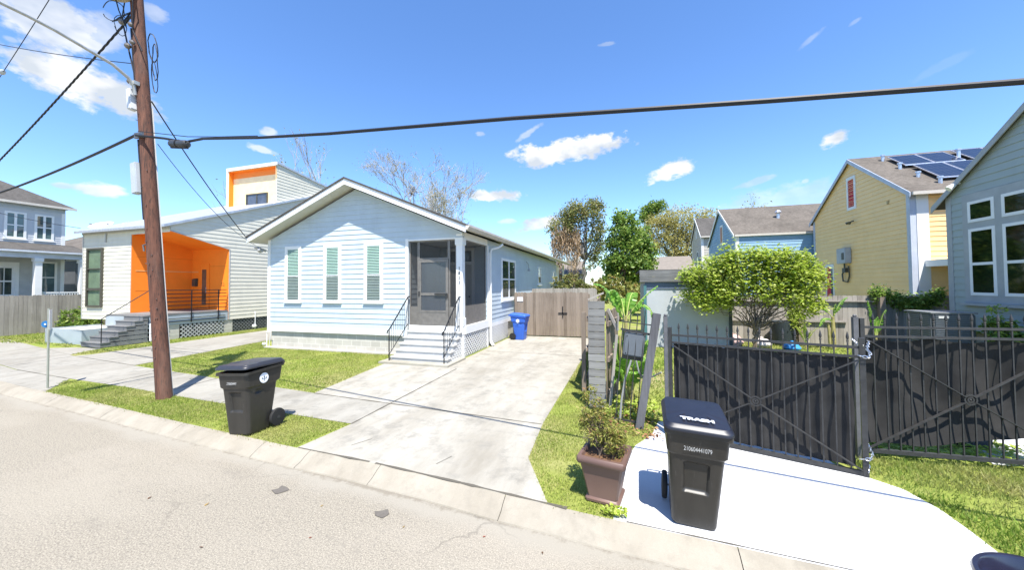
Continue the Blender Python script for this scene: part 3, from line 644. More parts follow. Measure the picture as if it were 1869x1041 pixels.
mb = MB(); # electrical service at the left eave
mb.tube([(-13.36, 10.72, 3.9), (-13.45, 10.5, 3.98), (-13.5, 10.35, 4.02)], .05, 8); mb.lathe([(.05, 0), (.09, .03), (.09, .16), (.04, .2)], (-13.42, 10.6, 3.86), (0, -.6, .4), 10)
mb.build('service_head', metal('grey_metal', (.38, .38, .38), .5, .5), H1)
mb = MB(); mb.tube([(-13.3, 10.72, .72), (-13.05, 10.7, .74), (-13.16, 10.72, .2)], .012, 6); mb.tube([(-13.3, 10.74, .7), (-13.3, 10.74, .14)], .018, 6); mb.lathe([(.05, -.05), (.07, 0), (.05, .05)], (-13.42, 10.72, .27), (0, 0, 1), 10); mb.build('hose_bib', WHITE, H1)
mb = MB(); mb.tube([(-4.97, 18.9, 3.75), (-4.85, 18.9, 3.6), (-4.82, 18.9, 3.35)], .02, 6); mb.lathe([(.02, 0), (.07, -.05), (.08, -.14)], (-4.82, 18.9, 3.36), n=10); mb.build('wall_lamp', metal('grey_metal', (.38, .38, .38)), H1)
# ================================================================== ORANGE PORCH HOUSE
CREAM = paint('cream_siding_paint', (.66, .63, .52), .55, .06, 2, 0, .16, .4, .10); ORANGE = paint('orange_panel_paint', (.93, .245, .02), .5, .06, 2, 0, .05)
GREYD = wood('grey_deck_board', (.16, .16, .155), (.24, .24, .235), 1, 'x', .7); GREYB = paint('blue_grey_board', (.36, .41, .43), .6, .08, 2); DKFR = paint('dark_window_frame', (.075, .072, .055), .45)
GREYTRIM = paint('grey_trim_paint', (.44, .44, .41), .5); METROOF = metal('pale_metal_roof', (.52, .54, .56), .4, .5)
H2 = thing('modern_house', 'cream sided house with slanted roof, bright orange recessed porch and box tower', 'house', (-23, 11.2, Z))
xl, xr, yf, xi, yp = -26.25, -19.75, 11.2, -22.45, 13.75
roofz = lambda y: 5.46 + .39 * (y - 11.2)
mb = MB(); siding(mb, (xl, yf, 0), (1, 0, 0), (0, -1, 0), [(0, .95), (3.8, .95), (3.8, 5.40), (0, 5.40)], .185)
siding(mb, (xl + 3.8, yf, 0), (1, 0, 0), (0, -1, 0), [(0, 5.05), (2.7, 5.05), (2.7, 5.40), (0, 5.40)], .185)
siding(mb, (xr, 0, 0), (0, 1, 0), (1, 0, 0), [(11.2, 5.12), (13.82, 4.48), (13.82, .80), (21.2, .80), (21.2, roofz(21.2) - .1), (11.2, 5.36)], .20)
siding(mb, (xl, 21.2, 0), (0, -1, 0), (-1, 0, 0), [(0, .9), (10, .9), (10, 5.3), (0, roofz(21.2) - .1)], .2)
mb.box(xl + .03, xi - .02, yf + .003, yf + .1, .97, 5.38); mb.box(xr - .1, xr - .003, 13.9, 21.1, .82, 6.2); mb.prism([(xr - .003, 11.25, 5.14), (xr - .003, 13.9, 4.52), (xr - .003, 21.1, 6.2), (xr - .003, 21.1, roofz(21.1) - .15), (xr - .003, 11.25, 5.34)], (-.1, 0, 0))
mb.build('wall', CREAM, H2)
for q in ((xi - .01, xi + .003, yf - .03, yf + .14, .95, 5.05), (xr - .005, xr + .03, 13.79, 13.83, .8, 4.5), (xl - .02, xl + .06, yf - .03, yf, .95, 5.3)): mb = MB(); mb.box(*q); mb.build('trim_board', GREYTRIM, H2)
mb = MB(); mb.bar((xr + .012, 11.18, 5.12), (xr + .012, 13.82, 4.48), .03, .05); mb.build('trim_board', GREYTRIM, H2)
mb = MB()
mb.box(xi - .02, xi + .02, yf + .14, yp, 1.3, 5.1); mb.box(xi + .02, xr - .004, yp, yp + .06, .80, 5.1)     # inner faces of the porch
mb.prism([(xi, yf + .02, 5.16), (xr - .005, yf + .02, 5.12), (xr - .005, yp, 4.50), (xi, yp, 4.52)], (0, 0, .05)); mb.box(xi, xi + .02, yf - .01, yf + .14, 1.3, 5.05)
mb.build('porch_wall', ORANGE, H2)
mb = MB(); mb.box(xi + .021, xi + .032, yf + .15, yp, 3.30, 3.345); mb.box(xi + .03, xi + .9, yp - .011, yp - .001, 3.30, 3.345); mb.build('panel_joint', paint('pale_orange_batten', (.80, .42, .16), .5), H2)
mb = MB(); mb.box(xi + .021, xi + .024, yf + .15, yp, 2.33, 2.345); mb.box(xi + .021, xi + .024, yf + .15, yp, 4.0, 4.01); mb.box(xi + 1.2, xr - .1, yp - .004, yp - .001, 3.6, 3.61); mb.build('panel_groove', paint('dark_orange_groove', (.42, .13, .02), .7), H2)
mb = MB(); xa = -21.75; mb.box(xa - .12, xa, yp - .05, yp - .001, 1.3, 3.75); mb.box(xa + .55, xa + .67, yp - .05, yp - .001, 1.3, 3.75); mb.box(xa, xa + .55, yp - .05, yp - .001, 3.63, 3.75); dd = mb.build('front_door', ORANGE, H2)
mb = MB(); mb.box(xa, xa + .55, yp - .03, yp - .002, 1.3, 3.63); mb.build('door_leaf', ORANGE, dd)
mb = MB(); mb.box(xa + .12, xa + .44, yp - .036, yp - .0305, 1.55, 3.45); mb.build('pane', glass('brown_glass', (.16, .12, .09)), dd)
mb = MB(); mb.tube([(xa + .5, yp - .08, 2.2), (xa + .5, yp - .08, 2.5)], .012, 6); mb.build('handle', metal('grey_metal', (.38, .38, .38)), dd)
mb = MB(); mb.box(-22.24, -21.98, yp - .14, yp - .001, 2.55, 2.93); mb.prism([(-22.25, yp - .15, 2.93), (-22.25, yp - .001, 2.93), (-22.25, yp - .001, 2.98)], (.28, 0, 0)); mb.build('letter_box', DKFR, H2, bevel=.008)
text_mesh('house_number', '52', .26, paint('dark_orange_groove', (.42, .13, .02)), H2, (-20.12 + 23, yp - .004 - 11.2, 2.55 - Z), (R(90), 0, 0), .003)
# roof of the main house and of the tower
mb = MB(); ov = .32; mb.prism([(xl - .1, yf - ov, roofz(yf - ov) + .02), (xl - .1, 21.4, roofz(21.4) + .02), (xl - .1, 21.4, roofz(21.4) - .10), (xl - .1, yf - ov, roofz(yf - ov) - .10)], (xr - xl + .25, 0, 0)); rf2 = mb.build('roof', METROOF, H2)
mb = MB(); mb.prism([(xl - .06, yf - .05, 5.39), (xl - .06, yf - .05, 5.2), (xl - .06, yf - .02, 5.2), (xl - .06, yf - .02, 5.39)], (xr - xl + .1, 0, 0)); mb.build('fascia', GREYTRIM, rf2)
mb = MB(); yt0, yt1, tl, tr = 16.5, 21.3, -23.85, -19.80; tz = lambda y: 10.0 - .13 * (y - 16.5)
siding(mb, (tr, 0, 0), (0, 1, 0), (1, 0, 0), [(yt0 + .02, 7.2), (yt1, 8.0), (yt1, tz(yt1) - .08), (yt0 + .02, tz(yt0) - .10)], .19); mb.box(tl, tr - .01, yt1 - .1, yt1, 8, tz(yt1) - .1); mb.box(tl, tl + .06, yt0 + .02, yt1, 7, 9.1); mb.box(tr - .08, tr - .003, yt0 + .03, yt1, 7.4, 9.0)
mb.build('tower_wall', CREAM, H2)
mb = MB(); mb.box(tl + .06, tr - .08, yt0 + .30, yt0 + .35, 7.2, 9.95); mb.box(tl + .061, tl + .09, yt0 + .02, yt0 + .30, 7.2, 9.9); mb.box(tl + .09, tr - .08, yt0 + .02, yt0 + .30, 9.80, 9.86); mb.box(tr - .083, tr - .06, yt0 + .02, yt0 + .30, 7.2, 9.86); mb.build('tower_front', paint('painted_sunlight_orange', (.92, .70, .40), .5), H2)  # paler than the orange paint: sunlit bleaching put into the colour
mb = MB(); mb.box(tl + .09, tr - .085, yt0 + .03, yt0 + .298, 9.77, 9.798); mb.box(tl + .0905, tl + .11, yt0 + .03, yt0 + .298, 7.3, 9.76); mb.box(tl + .111, tr - .085, yt0 + .28, yt0 + .2985, 9.40, 9.768); mb.build('tower_soffit_shade_band', ORANGE, H2)  # orange soffit and fin; header strip paints the shade under the tower roof
mb = MB(); mb.prism([(tl - .06, yt0, 10.02), (tl - .06, yt1 + .1, tz(yt1)), (tl - .06, yt1 + .1, tz(yt1) - .1), (tl - .06, yt0, 9.90)], (tr - tl + .14, 0, 0)); mb.build('tower_roof', METROOF, H2)
mb = MB(); mb.box(tl - .06, tl + .058, yt0 - .03, yt0 + .02, 7.2, 9.9); mb.box(tl - .06, tr + .08, yt0 - .04, yt0 - .001, 9.82, 10.01); mb.build('tower_trim', WHITE, H2)
mb = MB(); wy = yt0 + .30; mb.box(-22.6, -22.5, wy - .06, wy - .002, 7.3, 8.32); mb.box(-20.92, -20.82, wy - .06, wy - .002, 7.3, 8.32); mb.box(-22.5, -20.92, wy - .06, wy - .002, 8.25, 8.32); mb.box(-21.74, -21.68, wy - .05, wy - .002, 7.3, 8.25); w = mb.build('window', DKFR, H2)
mb = MB(); mb.box(-22.5, -20.92, wy - .025, wy - .002, 7.25, 8.25); mb.build('pane', glass('slate_glass', (.10, .11, .14)), w)
# tall front window
mb = MB(); wx0, wx1 = -25.80, -24.55; fy = yf - .03
for (a, b, c, d) in ((wx0, wx0 + .09, 1.55, 4.5), (wx1 - .09, wx1, 1.55, 4.5), (wx0 + .09, wx1 - .09, 4.41, 4.5), (wx0 + .09, wx1 - .09, 1.55, 1.64), (wx0 + .09, wx1 - .09, 2.38, 2.5), (wx0 + .09, wx1 - .09, 3.43, 3.48)): mb.box(a, b, yf - .10, yf - .004, c, d)
w = mb.build('window', DKFR, H2); mb = MB(); mb.box(wx0 + .09, wx1 - .09, yf - .03, yf - .026, 1.64, 4.41); mb.build('curtain', paint('pale_green_curtain', (.26, .36, .22), .7, .25, 2), w)
mb = MB(); mb.quad((wx0 + .09, yf - .05, 1.64), (wx1 - .09, yf - .05, 1.64), (wx1 - .09, yf - .05, 4.41), (wx0 + .09, yf - .05, 4.41)); mb.build('pane', PANE, w)
mb = MB(); mb.tube([(xl + 1.9, yf - .05, 5.2), (xl + 1.87, yf - .05, 4.75)], .035, 6); mb.build('scupper', GREYTRIM, H2)
# deck, stairs, railing, skirts
mb = MB(); mb.box(-22.6, xr + .03, 10.42, yp - .005, 1.22, 1.298); mb.build('deck', GREYD, H2)
mb = MB(); mb.box(-22.6, -20.96, 10.40, 10.44, .74, 1.218); mb.box(-20.96, xr + .02, 10.46, 10.5, .7, 1.218); mb.box(xr - .02, xr + .02, 10.5, yp, .78, 1.218); mb.build('deck_skirt', GREYB, H2)
mb = MB()
for yy in (11.2, 13.6, 16.2, 18.6): mb = MB(); mb.box(xr - .42, xr - .02, yy, yy + .42, Z, .79); mb.build('pier', BLOCK, H2)
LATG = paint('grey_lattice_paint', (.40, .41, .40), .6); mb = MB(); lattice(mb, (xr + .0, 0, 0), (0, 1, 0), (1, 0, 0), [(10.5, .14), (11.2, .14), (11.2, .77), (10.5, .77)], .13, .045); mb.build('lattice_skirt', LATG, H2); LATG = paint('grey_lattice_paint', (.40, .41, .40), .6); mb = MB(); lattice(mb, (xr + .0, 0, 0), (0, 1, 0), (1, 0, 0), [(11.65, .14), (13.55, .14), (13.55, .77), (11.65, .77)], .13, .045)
mb.build('lattice_skirt', LATG, H2); mb = MB(); lattice(mb, (-22.6, 10.41, 0), (1, 0, 0), (0, -1, 0), [(0, .14), (1.6, .14), (1.6, .74), (0, .74)], .13, .045); mb.build('lattice_skirt', LATG, H2); mb = MB(); lattice(mb, (xr + .02, 0, 0), (0, 1, 0), (1, 0, 0), [(9.3, .14), (10.45, .14), (10.45, 1.05)], .13, .045); mb.build('lattice_skirt', LATG, H2)
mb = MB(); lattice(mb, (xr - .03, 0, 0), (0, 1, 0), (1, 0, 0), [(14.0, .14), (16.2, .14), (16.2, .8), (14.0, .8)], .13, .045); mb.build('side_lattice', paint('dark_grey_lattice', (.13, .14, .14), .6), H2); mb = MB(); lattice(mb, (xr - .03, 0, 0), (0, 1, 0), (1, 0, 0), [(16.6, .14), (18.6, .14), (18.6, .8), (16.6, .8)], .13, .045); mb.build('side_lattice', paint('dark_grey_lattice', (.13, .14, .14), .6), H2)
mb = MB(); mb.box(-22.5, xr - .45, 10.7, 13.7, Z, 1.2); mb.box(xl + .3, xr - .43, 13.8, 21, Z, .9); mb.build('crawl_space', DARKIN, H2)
mb = MB()
for i in range(6):
    yy, zz = 8.90 + .26 * i, Z + .19 * (i + 1) + .02; mb.box(-20.94, -19.68, yy + .02, 10.40, zz - .19, zz - .035); mb.box(-20.96, -19.66, yy, yy + .29 if i < 5 else 10.40, zz - .034, zz)
mb.build('step', GREYD, H2)
mb = MB(); rz = [1.48, 1.66, 1.84, 2.02, 2.20, ]
for z in rz: mb.box(xr + .035, xr + .06, 10.46, 13.66, z - .018, z + .018)
for z in (.92, 1.06): mb.box(xr + .035, xr + .06, 10.55, 13.6, z - .012, z + .012)
mb.tube([(xr + .05, 8.95, .14), (xr + .05, 8.95, 1.27), (xr + .05, 10.44, 2.37), (xr + .05, 13.66, 2.36)], .018, 6)
for y in (10.55, 12.05, 13.25): mb.box(xr + .061, xr + .085, y - .02, y + .02, .85, 2.36)
mb.build('railing', BLACKM, H2)
mb = MB(); mb.tube([(xr + .02, 15.2, 1.1), (xr + .05, 15.2, 1.0), (xr + .05, 15.2, .15)], .02, 6); mb.lathe([(.08, -.08), (.11, 0), (.08, .08)], (xr + .12, 15.1, .32), n=10); mb.build('hose_bib', WHITE, H2)
for (x, y, dx, lab) in ((-27.4, 12.4, .15, 'white satellite dish on the roof edge of the orange house, the larger left one'), (-26.6, 12.7, -.1, 'white satellite dish on the roof edge of the orange house, the right one')):
    d = thing('satellite_dish', lab, 'satellite dish', (x, y, 5.95 if x < -27 else 5.9), 'satellite dishes on the orange house')
    mb = MB(); mb.lathe([(.02, 0), (.25, .03), (.42, .09), (.5, .14), (.5, .15), (.42, .10), (.25, .045), (.02, .015)], (x, y, 5.86), (dx, -.45, .85), 20); mb.build('dish', WHITE, d, smooth=True)
    mb = MB(); mb.tube([(x, y, 5.96), (x + .05, y + .25, 5.7), (x + .05, y + .25, 5.4)], .03, 6); mb.build('mast', metal('grey_metal', (.38, .38, .38)), d)
    mb = MB(); mb.tube([(x, y - .05, 5.7), (x + .12 * dx, y - .45, 5.95)], .015, 5); mb.box(x - .04, x + .04, y - .50, y - .42, 5.92, 6.0); mb.build('receiver_arm', metal('grey_metal', (.38, .38, .38)), d)

# raised bed beside the stairs
b = thing('raised_bed', 'low grey plank planter filled with pale gravel beside the dark steps of the orange house', 'planter', (-23.1, 9.3, Z))
mb = MB(); mb.box(-24.4, -21.75, 9.28, 9.33, Z, .74); mb.box(-24.4, -24.35, 9.331, 11.1, Z, .74); mb.box(-21.8, -21.75, 9.331, 10.39, Z, .74); mb.build('plank_side', GREYB, b)
mb = MB(); mb.box(-24.34, -21.81, 9.335, 11.1, Z, .68); mb.build('gravel', concrete('pale_gravel', (.62, .58, .48), .4, 6, .4), b)

# ================================================================== TWO STOREY GREY HOUSE, far left
LGREY = paint('light_grey_siding', (.52, .535, .55), .55, .05); SG = paint('blue_grey_frieze', (.42, .47, .53), .5)
H3 = thing('two_storey_house', 'light grey two storey house with a white columned porch behind the left wooden fence', 'house', (-36, 9, Z))
X3 = -33.0
mb = MB(); siding(mb, (X3, 0, 0), (0, 1, 0), (1, 0, 0), [(3.5, 4.7), (13.22, 4.7), (13.22, 7.1), (3.5, 7.1)], .12); siding(mb, (X3, 13.22, 0), (-1, 0, 0), (0, 1, 0), [(0, .8), (8, .8), (8, 7.3), (0, 7.3)], .14); siding(mb, (X3 - 8, 3.5, 0), (1, 0, 0), (0, -1, 0), [(0, .8), (8, .8), (8, 7.3), (0, 7.3)], .14)
mb.box(X3 - .1, X3 - .003, 3.52, 13.2, .9, 7.1); mb.build('wall', LGREY, H3)
mb = MB(); mb.box(X3 - .002, X3 + .02, 3.5, 13.2, .9, 4.7); mb.build('porch_wall', paint('smooth_grey_wall', (.48, .49, .49), .6), H3)
mb = MB(); mb.box(X3 - .05, X3 + .03, 3.45, 13.25, 7.1, 7.43); mb.build('frieze', SG, H3)
mb = MB(); mb.box(X3 - .02, X3 + .032, 13.1, 13.26, .9, 7.1); mb.build('corner_board', WHITE, H3)
mb = MB(); ze = 7.45; mb.add([(X3 + .35, 3.1, ze), (X3 + .35, 13.6, ze), (X3 - 8.3, 13.6, ze), (X3 - 8.3, 3.1, ze), (X3 - 4, 7.6, 10.2), (X3 - 4, 9.4, 10.2)], [(0, 1, 5, 4), (1, 2, 5), (2, 3, 4, 5), (3, 0, 4), (0, 3, 2, 1)]); r3 = mb.build('roof', SHING_BR if False else SHING, H3)
mb = MB(); mb.box(X3 + .32, X3 + .40, 3.1, 13.6, 7.33, 7.46); mb.build('gutter', GUTTERM, r3)
for a, b_ in ((10.94, 11.73), (12.03, 12.79), (9.2, 9.95), (7.6, 8.35)):
    w = side_window(H3, a, b_, 5.36, 6.88, X3, True, WHITE, glass('blue_green_glass', (.10, .16, .16)), .10)
side_window(H3, 12.2, 12.95, 2.2, 4.1, X3 + .02, False, WHITE, glass('blue_green_glass', (.10, .16, .16)), .10); 
mb = MB(); dX = X3 + .02
mb.box(dX, dX + .05, 11.35, 11.5, .95, 4.0); mb.box(dX, dX + .05, 9.9, 10.05, .95, 4.0); mb.box(dX, dX + .05, 10.05, 11.35, 3.85, 4.0); d3 = mb.build('door', WHITE, H3)
mb = MB(); mb.box(dX, dX + .03, 10.05, 11.35, .95, 3.85)
for k in range(4): pass
mb.build('door_leaf', WHITE, d3); mb = MB()
for i in range(2):
    for k in range(3): mb.box(dX + .03, dX + .036, 10.72 + .28 * i, 10.72 + .28 * i + .24, 1.4 + .78 * k, 1.4 + .78 * k + .70)
mb.build('pane', GL_DARK, d3)
PX3 = X3 + 1.75
mb = MB(); mb.prism([(X3 + .03, 3, 5.15), (PX3 + .25, 3, 4.62), (PX3 + .25, 3, 4.56), (X3 + .03, 3, 5.05)], (0, 10.6, 0)); pr = mb.build('porch_roof', SHING, H3)
mb = MB(); mb.box(PX3 - .1, PX3 + .1, 3.1, 13.5, 4.2, 4.53); mb.box(PX3 + .2, PX3 + .3, 3, 13.6, 4.5, 4.60); mb.box(X3 + .05, PX3 - .1, 13.3, 13.45, 4.2, 4.5); mb.build('porch_beam', paint('pale_blue_beam', (.56, .60, .66), .5), pr)
for y in (11.55, 13.3, 8.2, 4.8):
    mb = MB(); mb.box(PX3 - .13, PX3 + .13, y - .13, y + .13, Z, 4.0); mb.box(PX3 - .17, PX3 + .17, y - .17, y + .17, 4.0, 4.2); mb.build('column', WHITE, H3)
mb = MB(); mb.box(PX3 - .03, PX3 + .03, 11.68, 13.17, 2.22, 2.29); mb.box(PX3 - .03, PX3 + .03, 11.68, 13.17, 1.5, 1.56)
for k in range(14): mb.box(PX3 - .018, PX3 + .018, 11.74 + k * .104, 11.79 + k * .104, 1.56, 2.22)
mb.build('balustrade', WHITE, H3)
mb = MB(); mb.box(X3, PX3 + .2, 3.1, 13.5, .8, .95); mb.build('porch_deck', GREYD, H3)
# brown roofed house seen between the two
H4 = thing('brown_roofed_house', 'dark house with brown hipped roof and brick chimney between the grey and orange houses', 'house', (-42, 19, Z))
mb = MB(); mb.box(-48, -37.5, 15.6, 24, Z, 4.9); mb.build('wall', paint('dark_slate_siding', (.10, .105, .115), .6), H4)
mb = MB(); mb.add([(-37, 15.1, 4.85), (-37, 24.5, 4.85), (-48.5, 24.5, 4.85), (-48.5, 15.1, 4.85), (-41.5, 19.8, 7.4), (-44, 19.8, 7.4)], [(0, 1, 4), (1, 2, 5, 4), (2, 3, 5), (3, 0, 4, 5), (0, 3, 2, 1)]); rr = mb.build('roof', SHING_BR, H4)
mb = MB(); mb.box(-38.9, -38.3, 18.6, 19.2, 5.2, 7.5); mb.box(-38.97, -38.23, 18.53, 19.27, 7.5, 7.62); mb.build('chimney', paint('brick_red', (.30, .16, .10), .85, .3, 9), rr)
mb = MB(); mb.box(-37.48, -37.42, 17, 18, 2.6, 3.9); mb.build('window', GL_DARK, H4)

# ================================================================== FENCES AND SMALL THINGS, left
FW = wood('weathered_fence_wood', (.17, .15, .13), (.36, .33, .295), 1, 'z', .9, plank=.6); FW_G = wood('brown_grey_fence_wood', (.115, .086, .062), (.27, .222, .175), 1, 'z', .9, plank=.7); FW_D = wood('dark_fence_wood', (.12, .095, .075), (.25, .205, .165), 1, 'z', .9, plank=.6)
def plank_fence(name, label, a, b, z0, z1, m, pw=.14, gap=.006, dog=True, posts=True, rails=True, group=None, seed=1, tilt=0, side=1, cat='fence'):
    """vertical board fence from a to b (x, y)"""
    rnd = random.Random(seed); A, B = Vector((*a, 0)), Vector((*b, 0)); d = (B - A); Ln = d.length; d.normalize(); p = Vector((-d.y, d.x, 0)) * side
    T = thing(name, label, cat, (*((A + B) / 2).xy, z0), group); mb = MB(); s = 0
    while s < Ln - .02:
        w = min(pw * rnd.uniform(.95, 1.05), Ln - s); h = z1 + rnd.uniform(-.018, .018); q = rnd.uniform(-.004, .004); off = p * q; c = .03 if dog else 0
        P = lambda ss, z: A + d * ss + Vector((0, 0, z)) + off + d * (tilt * (z - z0))
        mb.prism([P(s, z0 + rnd.uniform(.0, .02)), P(s + w - gap, z0 + .01), P(s + w - gap, h - c), P(s + w - gap - c, h), P(s + c, h), P(s, h - c)], p * .018); s += w
    mb.build('boards', m, T)
    if rails:
        for z in (z0 + .3, (z0 + z1) / 2, z1 - .25): mb = MB(); mb.bar(A + Vector((0, 0, z)) - p * .025 + d * .02, B + Vector((0, 0, z)) - p * .025 - d * .02, .04, .085); mb.build('rail', m, T)
    if posts:
        n = max(1, int(Ln / 2.4))
        for i in range(n + 1): c = A + d * (Ln * i / n) - p * .10; m2 = MB(); m2.box(c.x - .045, c.x + .045, c.y - .045, c.y + .045, z0, z1 - .08); m2.build('post', m, T)
    return T
plank_fence('wooden_fence', 'grey weathered board fence in front of the two storey grey house', (-29.6, 1.5), (-29.6, 16.5), Z, 2.15, FW, .15, side=-1, seed=4)
sp = thing('street_sign', 'thin galvanised sign post with a white sign seen edge on beside the left driveway', 'sign', (-13.12, 5.06, Z))
mb = MB(); mb.prism([(-13.145, 5.04, Z - .05), (-13.095, 5.04, Z - .05), (-13.095, 5.055, Z - .05), (-13.11, 5.07, Z - .05), (-13.13, 5.07, Z - .05), (-13.145, 5.055, Z - .05)], (-.03, 0, 1.95)); mb.build('post', metal('galvanised_steel', (.42, .43, .36), .5, .5), sp)
mb = MB(); mb.box(-13.15, -13.146, 4.95, 5.22, 1.52, 1.99, Matrix.Rotation(R(60), 3, 'Z')); mb.build('sign_plate', paint('sign_white', (.75, .75, .78), .4), sp, bevel=.0)
so = thing('yard_sign', 'small blue octagonal security sign on a stake behind the sign post', 'sign', (-23.9, 9.1, Z))
mb = MB(); mb.lathe([(.15, -.008), (.15, .008)], (-23.9, 9.1, .95), (.6, -1, 0), 8); mb.build('sign_plate', paint('sign_blue', (.02, .14, .34), .4), so)
mb = MB(); mb.box(-23.98, -23.82, 9.07, 9.085, .92, .98); mb.build('white_band', WHITE, so)
mb = MB(); mb.tube([(-23.9, 9.115, Z), (-23.9, 9.115, .9)], .012, 6); mb.build('stake', metal('grey_metal', (.38, .38, .38)), so)
# ================================================================== HOUSES ON THE RIGHT
YEL = paint('mustard_yellow_siding', (.93, .64, .30), .55, .05, 2, 0, .12, .4, .14); LBL = paint('sky_blue_siding', (.24, .40, .56), .55, .05, 2, 0, .1, .4, .12); BEI = paint('beige_siding', (.46, .43, .37), .55, .06)
GRN = paint('grey_green_siding', (.35, .395, .375), .5, .05, 2, 0, .10, .4, .12); GRNT = paint('grey_house_trim', (.36, .375, .375), .5); RED = paint('red_louvre_paint', (.55, .035, .05), .45)
def gable_house(name, label, x0, x1, y0, y1, zb, ze, zr, m, exp, trim, roofm, ov=.25, wall_lap=.02):
    """ridge along X, gable towards -X"""
    H = thing(name, label, 'house', ((x0 + x1) / 2, (y0 + y1) / 2, Z)); ym = (y0 + y1) / 2
    mb = MB(); siding(mb, (x0, y1, 0), (0, -1, 0), (-1, 0, 0), [(0, zb), (y1 - y0, zb), (y1 - y0, ze), ((y1 - y0) / 2, zr), (0, ze)], exp, lap=wall_lap)
    siding(mb, (x0, y0, 0), (1, 0, 0), (0, -1, 0), [(0, zb), (x1 - x0, zb), (x1 - x0, ze), (0, ze)], exp, lap=wall_lap); siding(mb, (x1, y0, 0), (0, 1, 0), (1, 0, 0), [(0, zb), (y1 - y0, zb), (y1 - y0, ze), ((y1 - y0) / 2, zr), (0, ze)], exp, lap=wall_lap)
    siding(mb, (x1, y1, 0), (-1, 0, 0), (0, 1, 0), [(0, zb), (x1 - x0, zb), (x1 - x0, ze), (0, ze)], exp); mb.box(x0 + .003, x0 + .1, y0 + .01, y1 - .01, zb + .01, ze); mb.box(x0 + .1, x1 - .05, y0 + .003, y0 + .1, zb + .01, ze)
    mb.build('wall', m, H)
    w = .16
    for (bx_) in ((x0 - .03, x0 + .02, y0 - .03, y0 + w), (x0 - .03, x0 + .02, y1 - w, y1 + .03), (x0 + .021, x0 + w, y0 - .03, y0)): mb = MB(); mb.box(*bx_, zb, ze + .02); mb.build('corner_board', trim, H)
    mb = MB(); s = (zr - ze) / (ym - y0)
    for ya in (y0 - ov, y1 + ov):
        zz = ze - s * ov; mb.prism([(x0 - .12, ym, zr + .10), (x0 - .12, ya, zz + .10), (x0 - .12, ya, zz), (x0 - .12, ym, zr)], (x1 - x0 + .3, 0, 0))
    rf = mb.build('roof', roofm, H)
    mb = MB()
    for ya in (y0 - ov, y1 + ov):
        zz = ze - s * ov; mb.prism([(x0 - .15, ym, zr + .09), (x0 - .15, ya, zz + .09), (x0 - .15, ya, zz - .10), (x0 - .15, ym, zr - .10)], (.028, 0, 0))
    mb.build('rake_board', trim, rf)
    mb = MB(); zz = ze - s * ov; mb.box(x0 - .1, x1 + .1, y0 - ov - .1, y0 - ov - .001, zz - .03, zz + .09); mb.build('gutter', GUTTERM if m is not GRN else GRNT, rf)
    return H, s
LAV = paint('lavender_trim', (.48, .52, .60), .5)
HY, sY = gable_house('yellow_house', 'mustard yellow gabled house with solar panels on its roof and a red gable louvre', 10.7, 21, 17.85, 25.2, 1.0, 6.0, 8.40, YEL, .19, LAV, SHING_BR)
mb = MB(); mb.box(10.86, 11.22, 17.80, 17.828, 1.0, 5.9); mb.build('pilaster', WHITE, HY)
mb = MB(); mb.box(11.05, 16.5, 16.75, 17.79, 3.06, 3.30); mb.build('porch_roof', WHITE, HY)
mb = MB(); xx = 10.7
mb.box(xx - .05, xx - .004, 21.15, 21.27, 6.0, 7.62); mb.box(xx - .05, xx - .004, 21.73, 21.85, 6.0, 7.62); mb.box(xx - .05, xx - .004, 21.27, 21.73, 7.48, 7.62); mb.box(xx - .05, xx - .004, 21.27, 21.73, 6.0, 6.14); v = mb.build('gable_louvre', WHITE, HY)
mb = MB()
for k in range(15): z = 6.16 + k * .088; mb.box(xx - .035, xx - .008, 21.27, 21.73, z, z + .06, Matrix.Rotation(R(30), 3, 'Y'))
mb.box(xx - .008, xx - .004, 21.27, 21.73, 6.14, 7.48); mb.build('slats', RED, v)
mb = MB(); mb.box(xx - .28, xx - .025, 21.65, 22.4, 3.42, 4.18); iv = mb.build('inverter_box', paint('inverter_grey', (.40, .42, .45), .45), HY, bevel=.02)
mb = MB(); mb.box(xx - .29, xx - .281, 21.75, 21.95, 3.6, 3.95); mb.build('vent_grille', DKFR, iv)
mb = MB(); mb.tube([(xx - .1, 22.1, 3.42), (xx - .1, 22.1, 3.1), (xx - .1, 22.3, 2.9), (xx - .1, 22.25, 2.55), (xx - .08, 21.9, 2.5), (xx - .08, 21.75, 2.8), (xx - .08, 21.8, 3.3)], .035, 6); mb.box(xx - .16, xx - .02, 21.95, 22.2, 2.98, 3.2); mb.build('conduit', DKFR, iv)
mb = MB(); mb.box(xx - .05, xx - .004, 23.2, 24.0, .9, 3.45); d = mb.build('side_door', WHITE, HY); mb = MB(); mb.box(xx - .065, xx - .051, 23.45, 23.85, 1.0, 3.3); mb.build('door_leaf', RED, d)
mb = MB(); mb.box(xx - .07, xx - .0655, 23.3, 23.44, 1.6, 3.2); mb.build('pane', GL_DARK, d)
mb = MB(); mb.tube([(xx, 21.4, 5.45), (xx - .12, 21.4, 5.42), (xx - .22, 21.3, 5.36)], .03, 6); mb.lathe([(.03, 0), (.07, .1), (.07, .14)], (xx - .16, 21.36, 5.4), (-.6, -.4, -.5), 8); mb.lathe([(.03, 0), (.06, .1), (.06, .12)], (xx - .16, 21.5, 5.4), (-.6, .6, -.5), 8); mb.build('flood_light', DKFR, HY)
mb = MB(); mb.box(xx - .04, xx - .004, 18.95, 19.07, 5.75, 5.9); mb.build('wall_vent', paint('tan_vent', (.40, .29, .13)), HY)
